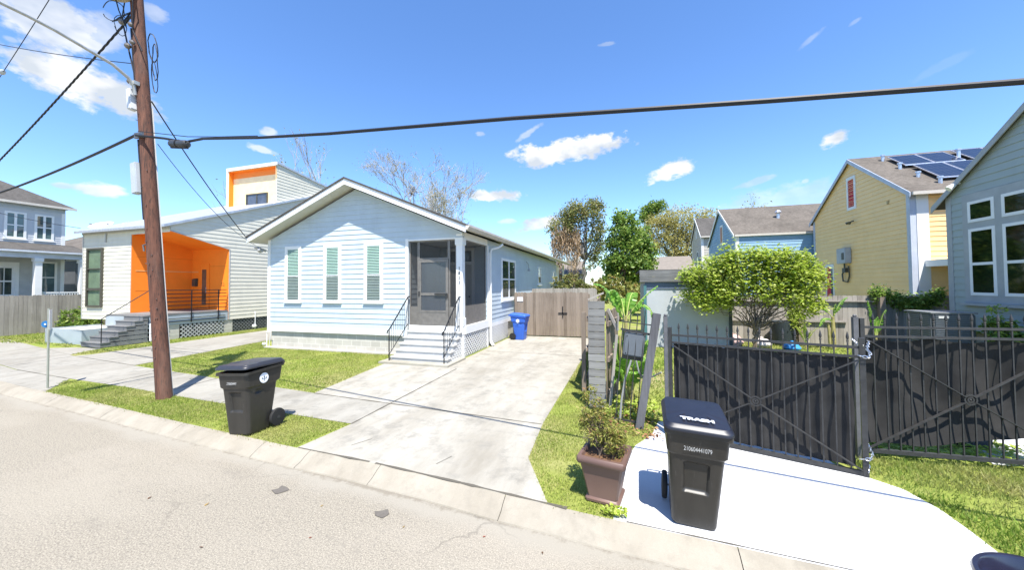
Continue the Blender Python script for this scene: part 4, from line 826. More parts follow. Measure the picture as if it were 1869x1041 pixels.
# solar panels on the street side slope, raised on stand-offs
t = NT('solar_cells'); br = t.node('ShaderNodeTexBrick', Scale=1.0, offset=0.0); br.inputs['Color1'].default_value = (.010, .013, .024, 1); br.inputs['Color2'].default_value = (.014, .017, .030, 1); br.inputs['Mortar'].default_value = (.055, .06, .07, 1); br.inputs['Mortar Size'].default_value = .006; br.inputs['Brick Width'].default_value = .165; br.inputs['Row Height'].default_value = .33
t.l.new(t.tc.outputs['Object'], br.inputs['Vector']); t.color(br.outputs['Color']); t.set(Roughness=.12, Specular_IOR_Level=.8); SOLAR = t.m
slope = math.atan(sY); ALU = metal('aluminium', (.7, .7, .72), .35)
ZR = lambda y: 6.0 + sY * (y - 17.85) + .10
def solar(x0, x1, ya, yb):
    g = .02; nx = max(1, int(round((x1 - x0) / 1.0)))
    for k in range(nx):
        a, b = x0 + (x1 - x0) * k / nx + g / 2, x0 + (x1 - x0) * (k + 1) / nx - g / 2; o_ = .14; mb = MB()
        mb.prism([(a, ya, ZR(ya) + o_), (a, yb, ZR(yb) + o_), (a, yb, ZR(yb) + o_ + .045), (a, ya, ZR(ya) + o_ + .045)], (b - a, 0, 0)); p_ = mb.build('solar_panel', ALU, HY)
        mb = MB(); e = .03; mb.quad((a + e, ya + e, ZR(ya + e) + o_ + .049), (b - e, ya + e, ZR(ya + e) + o_ + .049), (b - e, yb - e, ZR(yb - e) + o_ + .049), (a + e, yb - e, ZR(yb - e) + o_ + .049)); mb.build('cells', SOLAR, p_)
solar(11.75, 13.75, 19.8, 20.9); solar(11.95, 14.95, 18.3, 19.74); solar(14.05, 17.05, 19.8, 21.0)
for (x, y, h) in ((11.6, 19.85, .2), (11.62, 18.9, .16), (11.85, 18.2, .2), (13.85, 20.3, .42), (11.6, 20.9, .22)): mb = MB(); z = ZR(y); mb.lathe([(.06, -.1), (.06, h)], (x, y, z), n=8); mb.lathe([(.09, h), (.09, h + .06)], (x, y, z), n=8); mb.build('roof_vent', ALU, HY)

HB, sB = gable_house('blue_house', 'blue gabled house with a plain brown roof beyond the leafy bush', 6.8, 14.5, 25.6, 32.9, 1.0, 5.45, 7.72, LBL, .19, WHITE, SHING_BR, .06)
mb = MB(); mb.box(6.75, 6.796, 28.5, 29.2, 5.2, 6.6); v = mb.build('gable_louvre', WHITE, HB); mb = MB(); mb.box(6.735, 6.749, 28.62, 29.08, 5.35, 6.45); mb.build('slats', paint('orange_louvre_paint', (.45, .18, .09)), v)
mb = MB(); y = 27.5; z = 5.45 + sB * (y - 25.6) + .1; mb.lathe([(.10, -.15), (.10, .35)], (9.75, y, z), n=10); mb.lathe([(.17, .28), (.20, .36), (.10, .48)], (9.75, y, z), n=10); mb.build('roof_vent', ALU, HB)
HG, sG = gable_house('beige_house', 'small beige gabled house just left of the blue house', 7.0, 13, 36.8, 41.4, 1.0, 6.9, 8.75, BEI, .24, WHITE, SHING)
mb = MB(); mb.box(6.95, 6.996, 38.3, 38.9, 3.8, 5.6); w = mb.build('window', WHITE, HG); mb = MB(); mb.box(6.94, 6.949, 38.4, 38.8, 3.9, 5.5); mb.build('pane', GL_DARK, w)
mb = MB(); mb.box(6.95, 6.996, 38.9, 39.2, 6.8, 7.6); mb.build('gable_louvre', WHITE, HG)
for (nm, lab, x0, x1, y0, y1, ze, zr) in (('low_house', 'low tan roofed house beyond the grey shed', 2.2, 6.2, 36, 41, 3.6, 5.15), ('low_house', 'low beige house half hidden behind the vine covered tree', -8.2, -4.1, 36.5, 42, 3.6, 5.0)):
    H = thing(nm, lab, 'house', ((x0 + x1) / 2, (y0 + y1) / 2, Z)); mb = MB(); mb.box(x0, x1, y0, y1, Z, ze); mb.build('wall', paint('dull_beige', (.24, .22, .19), .7), H); ym = (y0 + y1) / 2
    mb = MB(); mb.prism([(x0 - .2, y0 - .3, ze - .1), (x0 - .2, ym, zr), (x0 - .2, y1 + .3, ze - .1)], (x1 - x0 + .4, 0, 0)); mb.build('roof', paint('tan_roof', (.20, .175, .15), .9), H)

# grey green house, near right
HR, sR = gable_house('grey_green_house', 'grey green weatherboard house with large white framed windows at the right edge', 9.92, 20, 8.0, 15.0, 1.0, 5.14, 7.58, GRN, .205, GRNT, SHING, .42)
mb = MB(); xx = 9.92; d0, d1 = xx - .06, xx - .004
mb.box(d0 + .014, d1, 11.3, 14.43, 1.86, 5.09); mb.build('window_surround', GRNT, HR)
GLR = glass('painted_tree_reflection', (.018, .034, .014), .04, .9); GLR.node_tree.nodes['Principled BSDF'].inputs['Specular IOR Level'].default_value = .4  # dark green mottling paints reflected trees into the pane colour
for (a, b) in ((13.44, 14.24), (12.42, 13.23), (11.40, 12.21)):
    mb = MB(); w_ = .085
    for (z0, z1) in ((2.08, 4.04), (4.23, 4.85)):
        mb.box(d0, d0 + .013, a, a + w_, z0, z1); mb.box(d0, d0 + .013, b - w_, b, z0, z1); mb.box(d0, d0 + .013, a + w_, b - w_, z1 - w_, z1); mb.box(d0, d0 + .013, a + w_, b - w_, z0, z0 + w_)
    mb.box(d0, d0 + .013, a + w_, b - w_, 2.96, 3.04); w = mb.build('window', WHITE, HR)
    mb = MB(); mb.box(d0 + .007, d0 + .0135, a + w_, b - w_, 2.08 + w_, 4.04 - w_); mb.build('pane', GLR, w); mb = MB(); mb.box(d0 + .007, d0 + .0135, a + w_, b - w_, 4.23 + w_, 4.85 - w_); mb.build('pane', GLR, w)
mb = MB(); mb.box(xx - .15, xx - .004, 11.2, 14.5, 1.78, 1.855); mb.build('sill', GRNT, HR)
mb = MB(); mb.tube([(xx - .02, 14.5, 5.5), (xx - .16, 14.5, 5.46)], .03, 6); mb.lathe([(.06, 0), (.09, .18)], (xx - .16, 14.5, 5.45), (-.5, 0, -.4), 8); mb.build('flood_light', WHITE, HR)
mb = MB(); mb.box(10.1, 19.8, 8.2, 14.8, Z, 1.0); mb.build('foundation', BLOCK, HR)

# air conditioner beside it
ac = thing('air_conditioner', 'dark grey air conditioning unit on a stand beside the grey green house', 'air conditioner', (8.65, 13.5, Z))
mb = MB(); mb.box(8.16, 9.10, 13.0, 13.95, .62, 1.60); mb.build('casing', paint('ac_grey', (.10, .11, .12), .5), ac, bevel=.03)
mb = MB()
for k in range(18): z = .70 + k * .05; mb.box(8.14, 8.16, 13.06, 13.89, z, z + .018); mb.box(8.24, 9.02, 12.98, 13.0, z, z + .018)
mb.build('grille', paint('ac_grille', (.15, .17, .19), .5), ac); mb = MB(); mb.box(8.13, 9.13, 12.97, 13.98, 1.60, 1.645); mb.build('top_panel', paint('ac_top', (.20, .21, .22), .5), ac, bevel=.01)
mb = MB(); mb.box(8.30, 8.52, 12.972, 12.979, 1.48, 1.54); mb.build('maker_plate', paint('plate_grey', (.6, .6, .58)), ac)
mb = MB(); mb.box(8.1, 9.15, 12.95, 14.0, Z, .62); mb.build('stand', paint('ac_stand', (.16, .15, .13)), ac)

# shed, back fences
sh = thing('shed', 'pale grey shed with a weathered dark plank fascia behind the leafy bush', 'shed', (2.2, 16, Z))
SHG = paint('shed_grey', (.40, .42, .43), .7, .06, 1.5, 0, .12)
mb = MB(); mb.box(.8, 3.68, 14.62, 18.4, Z, 2.55); mb.build('wall', SHG, sh)
mb = MB(); mb.box(.76, .86, 14.56, 14.6, Z, 2.45); mb.build('corner_board', paint('teal_board', (.06, .16, .17), .6), sh); mb = MB(); mb.box(3.6, 3.7, 14.57, 14.61, Z, 2.5); mb.build('right_corner_board', paint('slate_board', (.05, .07, .09), .6), sh)
mb = MB(); mb.box(.62, 4.0, 14.50, 14.56, 2.56, 2.76); mb.box(.62, 4.0, 14.495, 14.555, 2.77, 3.0); mb.build('fascia', wood('dark_weathered_fascia', (.10, .10, .10), (.24, .24, .235), 1, 'x'), sh)
mb = MB(); mb.box(.62, 4.0, 14.56, 18.6, 2.94, 3.02); mb.box(.7, 3.9, 14.57, 18.5, 2.56, 2.60); mb.build('roof', SHING, sh); mb = MB(); mb.box(.8, 3.68, 14.59, 14.618, 2.30, 2.55); mb.build('frieze', paint('blue_slate_frieze', (.10, .13, .19), .6), sh)
g1 = plank_fence('wooden_gate', 'tall weathered board gate across the end of the driveway beside the blue house', (-4.85, 16.3), (-1.45, 16.3), Z + .03, 2.14, FW_G, .145, dog=True, seed=9, side=-1, cat='gate')
mb = MB(); mb.box(-2.62, -2.58, 16.25, 16.28, 1.0, 1.5); mb.box(-2.8, -2.4, 16.25, 16.275, 1.17, 1.22); mb.build('latch', BLACKM, g1); mb = MB(); mb.box(-4.73, -4.45, 16.262, 16.275, 1.72, 1.92); mb.build('notice', paint('sign_white', (.75, .75, .78)), g1)
plank_fence('wooden_fence', 'weathered board fence running back behind the tall driveway gate', (-1.4, 20.2), (-5.5, 20.2), Z, 2.28, FW, .14, seed=10)
plank_fence('wooden_fence', 'pale board fence at the back of the yard behind the leafy bush', (3.72, 16.7), (12.2, 16.7), Z, 1.98, FW, .15, seed=11, side=-1)
T_ = thing('fence_rail_cap', 'sunlit horizontal cap board leaning along the yard fence behind the bush', 'board', (6.6, 16.6, 1.2)); mb = MB(); mb.box(4.0, 9.6, 16.585, 16.665, 1.76, 1.80); mb.box(3.9, 8.0, 16.59, 16.66, .98, 1.05); mb.build('board', FW, T_)
for (x, y, h, lab) in ((6.45, 16.45, 1.62, 'brown post standing against the yard fence beside the tall yellow plant'), (8.95, 16.45, 1.95, 'grey green post against the shaded yard fence')):
    mb = MB(); mb.box(x - .08, x + .08, y - .08, y + .08, Z, h); loose('fence_post', mb, FW_D, lab, 'post', (x, y, Z))
plank_fence('wooden_fence', 'old board fence between the driveway and the shed yard', (-.75, 8.2), (-.95, 16.2), Z, 1.95, FW_D, .15, seed=12, side=-1)
# ================================================================== WHEELED BINS (front faces local -Y)
def rrect(hx, y0, y1, r, n=6, seg=10):
    """rounded rectangle outline with points along its sides"""
    pts = []; r = min(r, hx * .99, (y1 - y0) / 2 * .99); cs = [(hx - r, y0 + r, -90), (hx - r, y1 - r, 0), (-hx + r, y1 - r, 90), (-hx + r, y0 + r, 180)]
    out = []
    for cx, cy, a0 in cs: out.append([(cx + r * math.cos(R(a0 + 90 * k / n)), cy + r * math.sin(R(a0 + 90 * k / n))) for k in range(n + 1)])
    for i in range(4):
        pts += out[i]; a, b = out[i][-1], out[(i + 1) % 4][0]
        for k in range(1, seg): f = k / seg; pts.append((a[0] + (b[0] - a[0]) * f, a[1] + (b[1] - a[1]) * f))
    return pts
def interp(tab, z):
    for a, b in zip(tab, tab[1:]):
        if z <= b[0]:
            f = (z - a[0]) / (b[0] - a[0]); return [p + (q - p) * f for p, q in zip(a[1:], b[1:])]
    return list(tab[-1][1:])
def make_bin(name, label, body, lidm, lid_open=0, loc=(0, 0, 0), rot=(0, 0, 0), group=None, text=None, serial=None, recess=True):
    T = bpy.data.objects.new(name, None); COL.objects.link(T); T.location = loc; T.rotation_euler = rot; BASE[T.name] = Vector((0, 0, 0)); tag(T, label, 'bin', group)
    tab = [(0, .205, -.21, .17), (.03, .215, -.225, .18), (.70, .258, -.285, .265), (.735, .262, -.29, .27), (.765, .285, -.315, .32), (.93, .292, -.335, .35), (.955, .292, -.335, .35), (.96, .318, -.365, .37), (1.0, .318, -.365, .37)]
    mb = MB(); n = None; nz_ = 64
    zs = sorted(set([1.0 * k / nz_ for k in range(nz_ + 1)] + [t[0] for t in tab])); tilt = lambda z, y: z + .055 * max(0, (z - .5) / .5) * ((y + .36) / .73)
    for z in zs:
        hx, y0, y1 = interp(tab, z); ring = rrect(hx, y0, y1, .055, 5, 22); n = len(ring); vs = []
        for (x, y) in ring:
            if recess and y < y0 + .02 and abs(x) < .3:
                inn = max(0, min(1, (.125 - abs(x)) / .018)) * max(0, min(1, (z - .36) / .02)) * max(0, min(1, (.68 - z) / .02))
                y += .035 * inn
            if abs(abs(x) - hx) < .004 and z > .60 and z < .69 and abs(y + .10) < .1:   # grip hollow on the sides
                x -= math.copysign(.03 * max(0, 1 - abs(y + .10) / .10) * max(0, 1 - abs(z - .665) / .06), x)
            vs.append((x, y, tilt(z, y)))
        mb.v += vs
    for i in range(len(zs) - 1):
        for k in range(n): mb.f.append((i * n + k, i * n + (k + 1) % n, (i + 1) * n + (k + 1) % n, (i + 1) * n + k))
    mb.f.append(tuple(range(n - 1, -1, -1)))
    # inner wall at the rim
    b = len(mb.v); hx, y0, y1 = .285, -.325, .33
    for z, k_ in ((1.0, 1), (.80, .95)): mb.v += [(x * k_, y * k_, tilt(z, y)) for x, y in rrect(hx, y0, y1, .05, 5, 22)]
    top = (len(zs) - 1) * n
    for k in range(n):
        mb.f.append((top + k, top + (k + 1) % n, b + (k + 1) % n, b + k)); mb.f.append((b + k, b + (k + 1) % n, b + n + (k + 1) % n, b + n + k))
    mb.f.append(tuple(b + n + k for k in range(n)))
    bo = mb.build('body', body, T, smooth=True, local=True)
    # lid: a domed cover hinged at the back
    mb = MB(); zl = lambda y: tilt(1.0, y) + .008; secs = [(1.0, 0.0), (1.0, .022), (.985, .034), (.93, .045), (.90, .062), (.72, .070), (.35, .074)]
    base_r = rrect(.325, -.385, .39, .085, 6, 14); n = len(base_r); cy = .0
    for s_, h in secs:
        mb.v += [(x * s_, (y - cy) * s_ + cy, zl((y - cy) * s_ + cy) + h + (.012 if (s_ < .95 and (y * s_) > -.12) else 0)) for x, y in base_r]
    for i in range(len(secs) - 1):
        for k in range(n): mb.f.append((i * n + k, i * n + (k + 1) % n, (i + 1) * n + (k + 1) % n, (i + 1) * n + k))
    mb.f.append(tuple((len(secs) - 1) * n + k for k in range(n))); mb.f.append(tuple(range(n - 1, -1, -1)))
    M_ = Matrix.Translation((0, .39, 1.05)) @ Matrix.Rotation(R(-lid_open), 4, 'X') @ Matrix.Translation((0, -.39, -1.05)); mb.v = [tuple(M_ @ Vector(p)) for p in mb.v]
    ld = mb.build('lid', lidm, T, smooth=True, local=True)
    if text: o = text_mesh('lettering', text, .082, paint('bin_white_letters', (.52, .53, .55), .6), ld, (0, -.275, zl(-.275) + .089), (math.atan(.075), 0, 0), .002, xs=1.25, bold=.006)
    if serial: text_mesh('serial_number', serial, .058, paint('bin_grey_letters', (.34, .34, .33), .7), bo, (0, -.3385, .815), (R(90 - 6), 0, 0), .002, xs=.75)
    mb = MB(); mb.tube([(-.22, .40, 1.0), (-.22, .45, 1.045), (.22, .45, 1.045), (.22, .40, 1.0)], .014, 8)
    for x in (-.07, .07): mb.tube([(x, .37, 1.03), (x, .45, 1.045)], .012, 6)
    mb.build('handle', body, T, smooth=True, local=True)
    rub = paint('tyre_rubber', (.018, .018, .018), .8)
    for sx in (-1, 1):
        mb = MB(); x0 = sx * .235; mb.lathe([(.10, 0), (.14, .004), (.148, .02), (.148, .04), (.14, .056), (.10, .06)], (x0, .25, .148), (sx, 0, 0), 24); mb.lathe([(.10, .0), (.10, .06)], (x0, .25, .148), (sx, 0, 0), 24, cap=False)
        w = mb.build('wheel', rub, T, smooth=True, local=True); mb = MB(); mb.lathe([(.0, .03), (.03, .055), (.03, .062), (.0, .064)], (x0, .25, .148), (sx, 0, 0), 12); mb.lathe([(.0, .02), (.101, .02), (.101, .024), (0, .024)], (x0, .25, .148), (sx, 0, 0), 20)
        for k in range(10): a = k * math.pi / 5; mb.bar((x0 + sx * .042, .25 + .02 * math.cos(a), .148 + .02 * math.sin(a)), (x0 + sx * .042, .25 + .10 * math.cos(a), .148 + .10 * math.sin(a)), .012, .03, (1, 0, 0))
        mb.build('rim', paint('rim_plastic', (.035, .035, .036), .5), w, local=True)
    mb = MB(); mb.tube([(-.24, .25, .148), (.24, .25, .148)], .012, 8); mb.build('axle', metal('grey_metal', (.38, .38, .38)), T, local=True)
    return T, bo, ld
t = NT('bin_black_plastic'); f = t.noise(5, 6, .65, (1, 1, .4)); g = t.noise(22, 5, .7, (2.2, 2.2, .25), 4)
c_ = t.mix(t.ramp(f, [(.3, 0.), (.7, 1.)]), (.020, .0185, .015), (.034, .031, .026)); c_ = t.mix(t.ramp(g, [(.62, 0.), (.72, .35)]), c_, (.13, .12, .11)); t.color(c_); t.set(Roughness=.42, Specular_IOR_Level=.5); BINB = t.m
BINL = paint('bin_navy_lid', (.010, .011, .019), .45, .25, 5, 0, 0, .6); BINL2 = paint('bin_grey_lid', (.030, .030, .034), .36, .25, 5, 0, 0, .6); BINBLUE = paint('bin_blue_plastic', (.035, .12, .50), .4, .1)
b1, bo1, _ = make_bin('wheeled_bin', 'black wheeled bin with a navy lid lettered TRASH standing on the white driveway', BINB, BINL, 0, (.635, 4.12, Z + .014), (0, R(2.5), R(-3)), 'black bins put out by the kerb', 'TRASH', '210604441079'); b1.scale = (.93, .93, .95)
b2, bo2, _ = make_bin('wheeled_bin', 'black wheeled bin with a round white sticker standing on the grass verge by the kerb', BINB, BINL2, 3.5, (-5.92, 4.52, Z + .0), (R(-2), R(-3), R(4)), 'black bins put out by the kerb', None, '210604441')
STK = paint('sticker_white', (.8, .82, .85), .5); INK = paint('sticker_ink', (.05, .08, .12), .5)
def sticker(bo, side):   # round emblem with a three petalled flower
    x = .2965 * side; ax = (side, 0, -.0); cz, cy = .865, -.03
    mb = MB(); mb.lathe([(.082, 0), (.082, .002)], (x - .0005 * side, cy, cz), ax, 28); s_ = mb.build('sticker', STK, bo, local=True)
    mb = MB(); xx = x + .0035 * side
    def petal(dy, dz, ln, w, ang):
        c, s = math.cos(R(ang)), math.sin(R(ang)); P = lambda a, b: (xx, cy + dy + a * c - b * s, cz + dz + a * s + b * c)
        mb.quad(P(0, -ln / 2), P(w / 2, 0), P(0, ln / 2), P(-w / 2, 0))
    petal(0, .012, .07, .022, 0); petal(-.035, -.004, .042, .022, 28); petal(.035, -.004, .042, .022, -28); petal(0, -.018, .012, .06, 0); petal(0, -.04, .03, .014, 0); mb.build('emblem', INK, s_, local=True)
sticker(bo2, 1)
b3, bo3, _ = make_bin('recycling_bin', 'bright blue wheeled recycling bin beside the blue house and the tall board gate', BINBLUE, BINBLUE, 0, (-4.30, 15.2, Z + .005), (0, 0, R(86)), None)
mb = MB(); x = -.2965; mb.lathe([(.085, 0), (.085, .002)], (x, .0, .82), (-1, 0, 0), 6); s_ = mb.build('sticker', STK, bo3, local=True)
mb = MB(); mb.box(x - .004, x - .001, -.09, .09, .685, .70)
for k in range(3):
    a = R(90 + 120 * k); c, s = math.cos(a), math.sin(a); P = lambda u, v: (x - .0045, (u * c - v * s) , .82 + u * s + v * c); mb.quad(P(.032, -.03), P(.048, -.03), P(.048, .012), P(.032, .012)); mb.quad(P(.024, .012), P(.056, .012), P(.04, .032))
mb.build('recycling_mark', paint('recycle_ink', (.10, .22, .55)), s_, local=True)

# ================================================================== PLANTER, POT
TERRA = paint('brown_glazed_planter', (.135, .082, .066), .45, .14, 3, 0, .15); SOIL = concrete('planter_soil', (.16, .09, .05), .5, 8, .6)
pl = thing('planter', 'square tapered brown planter standing on the grass strip by the kerb between the two driveways', 'planter', (-.22, 4.24, Z)); rot = R(-10); BASE[pl.name] = Vector((0, 0, 0)); pl.rotation_euler = (0, 0, rot)
mb = MB()
def sq(h, z, bev=.02): return [(h - bev, -h, z), (h, -h + bev, z), (h, h - bev, z), (h - bev, h, z), (-h + bev, h, z), (-h, h - bev, z), (-h, -h + bev, z), (-h + bev, -h, z)]
prof = [(.165, 0), (.185, .012), (.185, .035), (.162, .05), (.160, .055), (.225, .415), (.228, .425), (.25, .43), (.258, .445), (.258, .49), (.248, .505), (.215, .505), (.205, .49), (.195, .42)]
for h, z in prof: mb.v += sq(h, z)
for i in range(len(prof) - 1):
    for k in range(8): mb.f.append((i * 8 + k, i * 8 + (k + 1) % 8, (i + 1) * 8 + (k + 1) % 8, (i + 1) * 8 + k))
mb.f.append(tuple(range(7, -1, -1))); mb.build('pot', TERRA, pl, smooth=True, local=True)
mb = MB(); mb.quad(*sq(.205, .462)); mb.build('soil', SOIL, pl, local=True)
pt = thing('round_pot', 'dark navy glazed round pot cut off by the lower right corner', 'pot', (2.82, 3.45, .02))
mb = MB(); mb.lathe([(.22, 0), (.30, .06), (.37, .18), (.40, .30), (.41, .345), (.40, .365), (.375, .365), (.365, .35), (.35, .26), (.30, .16), (.05, .14)], (2.82, 3.45, .02), n=48); mb.build('bowl', paint('navy_glaze', (.018, .018, .034), .16, .4, 4, 0, 0, .7), pt, smooth=True)
mb = MB(); mb.lathe([(.348, .0), (.348, .004)], (2.82, 3.45, .27), n=48); mb.build('water', glass('dark_water', (.02, .03, .07), .02), pt)

# ================================================================== IRON GATES
IRON = paint('weathered_black_iron', (.040, .040, .040), .5, .3, 14, 0, .0); CLOTH = paint('black_shade_cloth', (.040, .039, .038), .9, .25, 5, 0, 0, .06); RUST = paint('rust', (.25, .08, .03), .8, .3, 10)
def iron_gate(name, label, a, b, z0, zt1, zt2, nb, finial=True, cloth=None, group=None):
    A, B = Vector((*a, 0)), Vector((*b, 0)); d = (B - A); Ln = d.length; d.normalize(); p = Vector((-d.y, d.x, 0))
    T = thing(name, label, 'gate', (*((A + B) / 2).xy, z0), group); P = lambda s, z, o=0: A + d * s + p * o + Vector((0, 0, z))
    mb = MB(); u = (0, 0, 1)
    mb.bar(P(0, z0), P(0, zt2 + .12), .05, .05, d); mb.bar(P(Ln, z0), P(Ln, zt2 + .12), .055, .055, d)
    mb.bar(P(.025, z0 + .03), P(Ln - .028, z0 + .03), .045, .05); mb.bar(P(.025, zt1), P(Ln - .028, zt1), .026, .03); mb.bar(P(.025, zt2), P(Ln - .028, zt2), .026, .03)
    zc = (z0 + zt1) / 2; s_ = Ln / 2
    for (sa, za) in ((.03, z0 + .07), (.03, zt1 - .03), (Ln - .03, z0 + .07), (Ln - .03, zt1 - .03)):
        m_ = (P(s_, zc, -.026) - P(sa, za, -.026)); mb.bar(P(sa, za, -.026), P(sa, za, -.026) + m_ * (1 - .055 / m_.length), .012, .034, p)
    mb.build('frame', IRON, T)
    mb = MB()
    for k in range(20):
        a0, a1 = 2 * math.pi * k / 20, 2 * math.pi * (k + 1) / 20
        for rr in (.062, .03): mb.bar(P(s_ + rr * math.cos(a0), zc + rr * math.sin(a0), -.03), P(s_ + rr * math.cos(a1), zc + rr * math.sin(a1), -.03), .018, .016, p)
    mb.lathe([(.012, -.012), (.016, 0), (.008, .012)], P(s_, zc, -.03), -p, 10); mb.build('medallion', IRON, T)
    for k in range(1, nb):
        s = Ln * k / nb; mb = MB(); top = zt2 + (.055 if finial else 0); mb.bar(P(s, z0 + .055, 0), P(s, top, 0), .014, .014, d); bo = mb.build('bar', IRON, T)
        if finial:
            mb = MB(); mb.lathe([(.007, 0), (.013, .006), (.007, .014), (.014, .022), (.014, .03), (.008, .036), (.013, .052), (.017, .075), (.012, .10), (.004, .135), (.001, .145)], P(s, top - .005), n=8); mb.build('finial', IRON, bo, smooth=True)
    if cloth: cloth(T, P, Ln, z0, zt1)
    return T
def cloth_flat(T, P, Ln, z0, zt):
    mb = MB(); nx, ny = 150, 30
    for j in range(ny + 1):
        for i in range(nx + 1):
            s = .04 + (Ln - .12) * i / nx; z = z0 + .075 + (zt - z0 - .085) * j / ny; sag = .02 * math.sin(i * .35) ** 2 if j == ny else 0
            w = .008 * math.sin(2 * math.pi * s / .152) + .010 * math.sin(s * 23 + 1.7 * math.sin(z * 4)) + .012 * math.sin(z * 5 + s * 3)
            mb.v.append(tuple(P(s, z - sag, .045 + w)))
    for j in range(ny):
        for i in range(nx): mb.f.append((j * (nx + 1) + i, j * (nx + 1) + i + 1, (j + 1) * (nx + 1) + i + 1, (j + 1) * (nx + 1) + i))
    mb.build('shade_cloth', CLOTH, T, smooth=True)
def cloth_loose(T, P, Ln, z0, zt):
    mb = MB(); nx, ny = 160, 50
    for j in range(ny + 1):
        for i in range(nx + 1):
            u, v = i / nx, j / ny; s = .05 + (Ln - .06) * u
            top = zt - .02 - .05 * abs(math.sin(u * 9)); bot = z0 + .10 + .02 * math.sin(u * 14) + .42 * max(0, u - .12) ** 1.5
            z = bot + (top - bot) * v; fold = .045 * math.sin(u * 19 + v * 2.2) + .02 * math.sin(u * 43 - v * 5)
            mb.v.append(tuple(P(s, z, .06 + .05 * math.sin(v * math.pi) + fold * (.35 + .65 * (1 - abs(2 * v - 1))))))
    for j in range(ny):
        for i in range(nx): mb.f.append((j * (nx + 1) + i, j * (nx + 1) + i + 1, (j + 1) * (nx + 1) + i + 1, (j + 1) * (nx + 1) + i))
    mb.build('shade_cloth', CLOTH, T, smooth=True)
GA, GBp = (.70, 6.20), (2.80, 5.53)
gt1 = iron_gate('iron_gate', 'black iron gate leaf with taut black cloth, behind the bin lettered TRASH', GA, GBp, Z + .01, 1.575, 1.69, 17, True, cloth_flat, 'iron gate leaves')
gt2 = iron_gate('iron_gate', 'black iron gate leaf with sagging wrinkled black cloth at the right edge', (3.10, 6.12), (5.35, 6.27), .20, 1.76, 1.885, 17, True, cloth_loose, 'iron gate leaves')
for (x, y, z1, lab) in ((.64, 6.22, 1.98, 'thin grey gate post at the hinge of the cloth backed gate leaf'), (3.03, 6.12, 2.02, 'slim iron gate post with rust streaks between the two gate leaves')):
    mb = MB(); mb.box(x - .028, x + .028, y - .028, y + .028, Z - .05, z1); mb.lathe([(.02, 0), (.026, .02), (.012, .035)], (x, y, z1), n=8); loose('gate_post', mb, paint('grey_iron', (.11, .11, .115), .5, .25, 9, 0, .2), lab, 'post', (x, y, Z))
CH = metal('chain_steel', (.62, .63, .66), .3, .9)
def chain(name, label, path, n, r=.019):
    pts = [Vector(p) for p in path]; mb = MB(); segl = [(b - a).length for a, b in zip(pts, pts[1:])]; tot = sum(segl)
    def at(s):
        for a, b, l in zip(pts, pts[1:], segl):
            if s <= l: return a.lerp(b, s / l)
            s -= l
        return pts[-1]
    for k in range(n):
        c = at(tot * (k + .5) / n); d = (at(min(tot, tot * (k + .9) / n)) - at(tot * (k + .1) / n)).normalized(); q = d.cross(Vector((.3, .2, 1))).normalized()
        if k % 2: q = d.cross(q).normalized()
        ring = [c + d * (r * 1.35 * math.cos(t)) + q * (r * .8 * math.sin(t)) for t in [2 * math.pi * i / 10 for i in range(11)]]; mb.tube(ring, r * .26, 5, caps=False)
    loose(name, mb, CH, label, 'chain', pts[0], 'chains on the gate', smooth=True)
chain('chain', 'upper steel chain looped round the posts of the two gate leaves', [(2.74, 5.49, 1.60), (2.83, 5.47, 1.58), (2.90, 5.56, 1.62), (3.02, 5.86, 1.62), (3.15, 6.07, 1.70), (3.10, 6.20, 1.74), (2.98, 6.1, 1.72), (2.86, 5.62, 1.66), (2.80, 5.50, 1.72)], 40)
chain('chain', 'lower steel chain hanging from the foot of the cloth backed gate leaf', [(2.72, 5.50, .34), (2.82, 5.47, .36), (2.92, 5.62, .37), (3.06, 6.03, .40), (3.12, 6.16, .38), (3.0, 5.9, .35), (2.84, 5.56, .30), (2.80, 5.48, .19)], 30)

# ================================================================== OLD FENCE END AND LEANING PIECES
GW = wood('silver_grey_timber', (.115, .112, .105), (.27, .265, .25), 1.2, 'x', .9, plank=.5)
pf = thing('timber_pillar', 'narrow pillar of stacked grey weathered boards at the front end of the old fence', 'pillar', (-.49, 7.1, Z)); random.seed(2); mb = MB(); z = Z + .05
while z < 2.15:
    h = random.uniform(.135, .15); dx = random.uniform(-.006, .006); mb.box(-.645 + dx, -.335 + dx, 7.05 + random.uniform(0, .006), 7.085, z, z + h - .012); z += h
mb.build('boards', GW, pf); mb = MB(); mb.box(-.63, -.54, 7.09, 7.18, Z, 2.17); mb.box(-.44, -.35, 7.09, 7.18, Z, 2.12); mb.build('post', FW_D, pf)
mb = MB(); mb.bar((-.64, 7.07, 2.20), (-.35, 7.12, 2.33), .03, .03); mb.build('loose_batten', FW, pf)
plank_fence('leaning_fence_panel', 'dark broken board panel leaning beside the stacked board pillar', (-.31, 7.15), (-.12, 8.6), Z, 1.98, FW_D, .15, dog=True, posts=False, seed=21, tilt=.03, side=1)
mb = MB(); mb.bar((-.12, 7.02, 1.55), (-.27, 6.98, Z), .03, .05); mb.bar((-.28, 7.2, 2.02), (-.10, 7.12, 1.62), .03, .05); mb.bar((-.10, 7.10, 1.62), (-.09, 7.05, 1.95), .02, .03); loose('leaning_batten', mb, FW, 'pale split battens propped against the dark leaning panel', 'battens', (-.2, 7.0, Z))
mb = MB(); d_ = Vector((.315, .03, 1.93)); A = Vector((.215, 6.33, Z - .04)); mb.bar(A, A + d_, .125, .06, (0, 1, 0)); loose('leaning_post', mb, wood('charcoal_timber', (.085, .085, .09), (.16, .16, .17), 1, 'z'), 'charcoal grey wooden post leaning to the right beside the banana plant', 'post', (.2, 6.33, Z), bevel=.006)
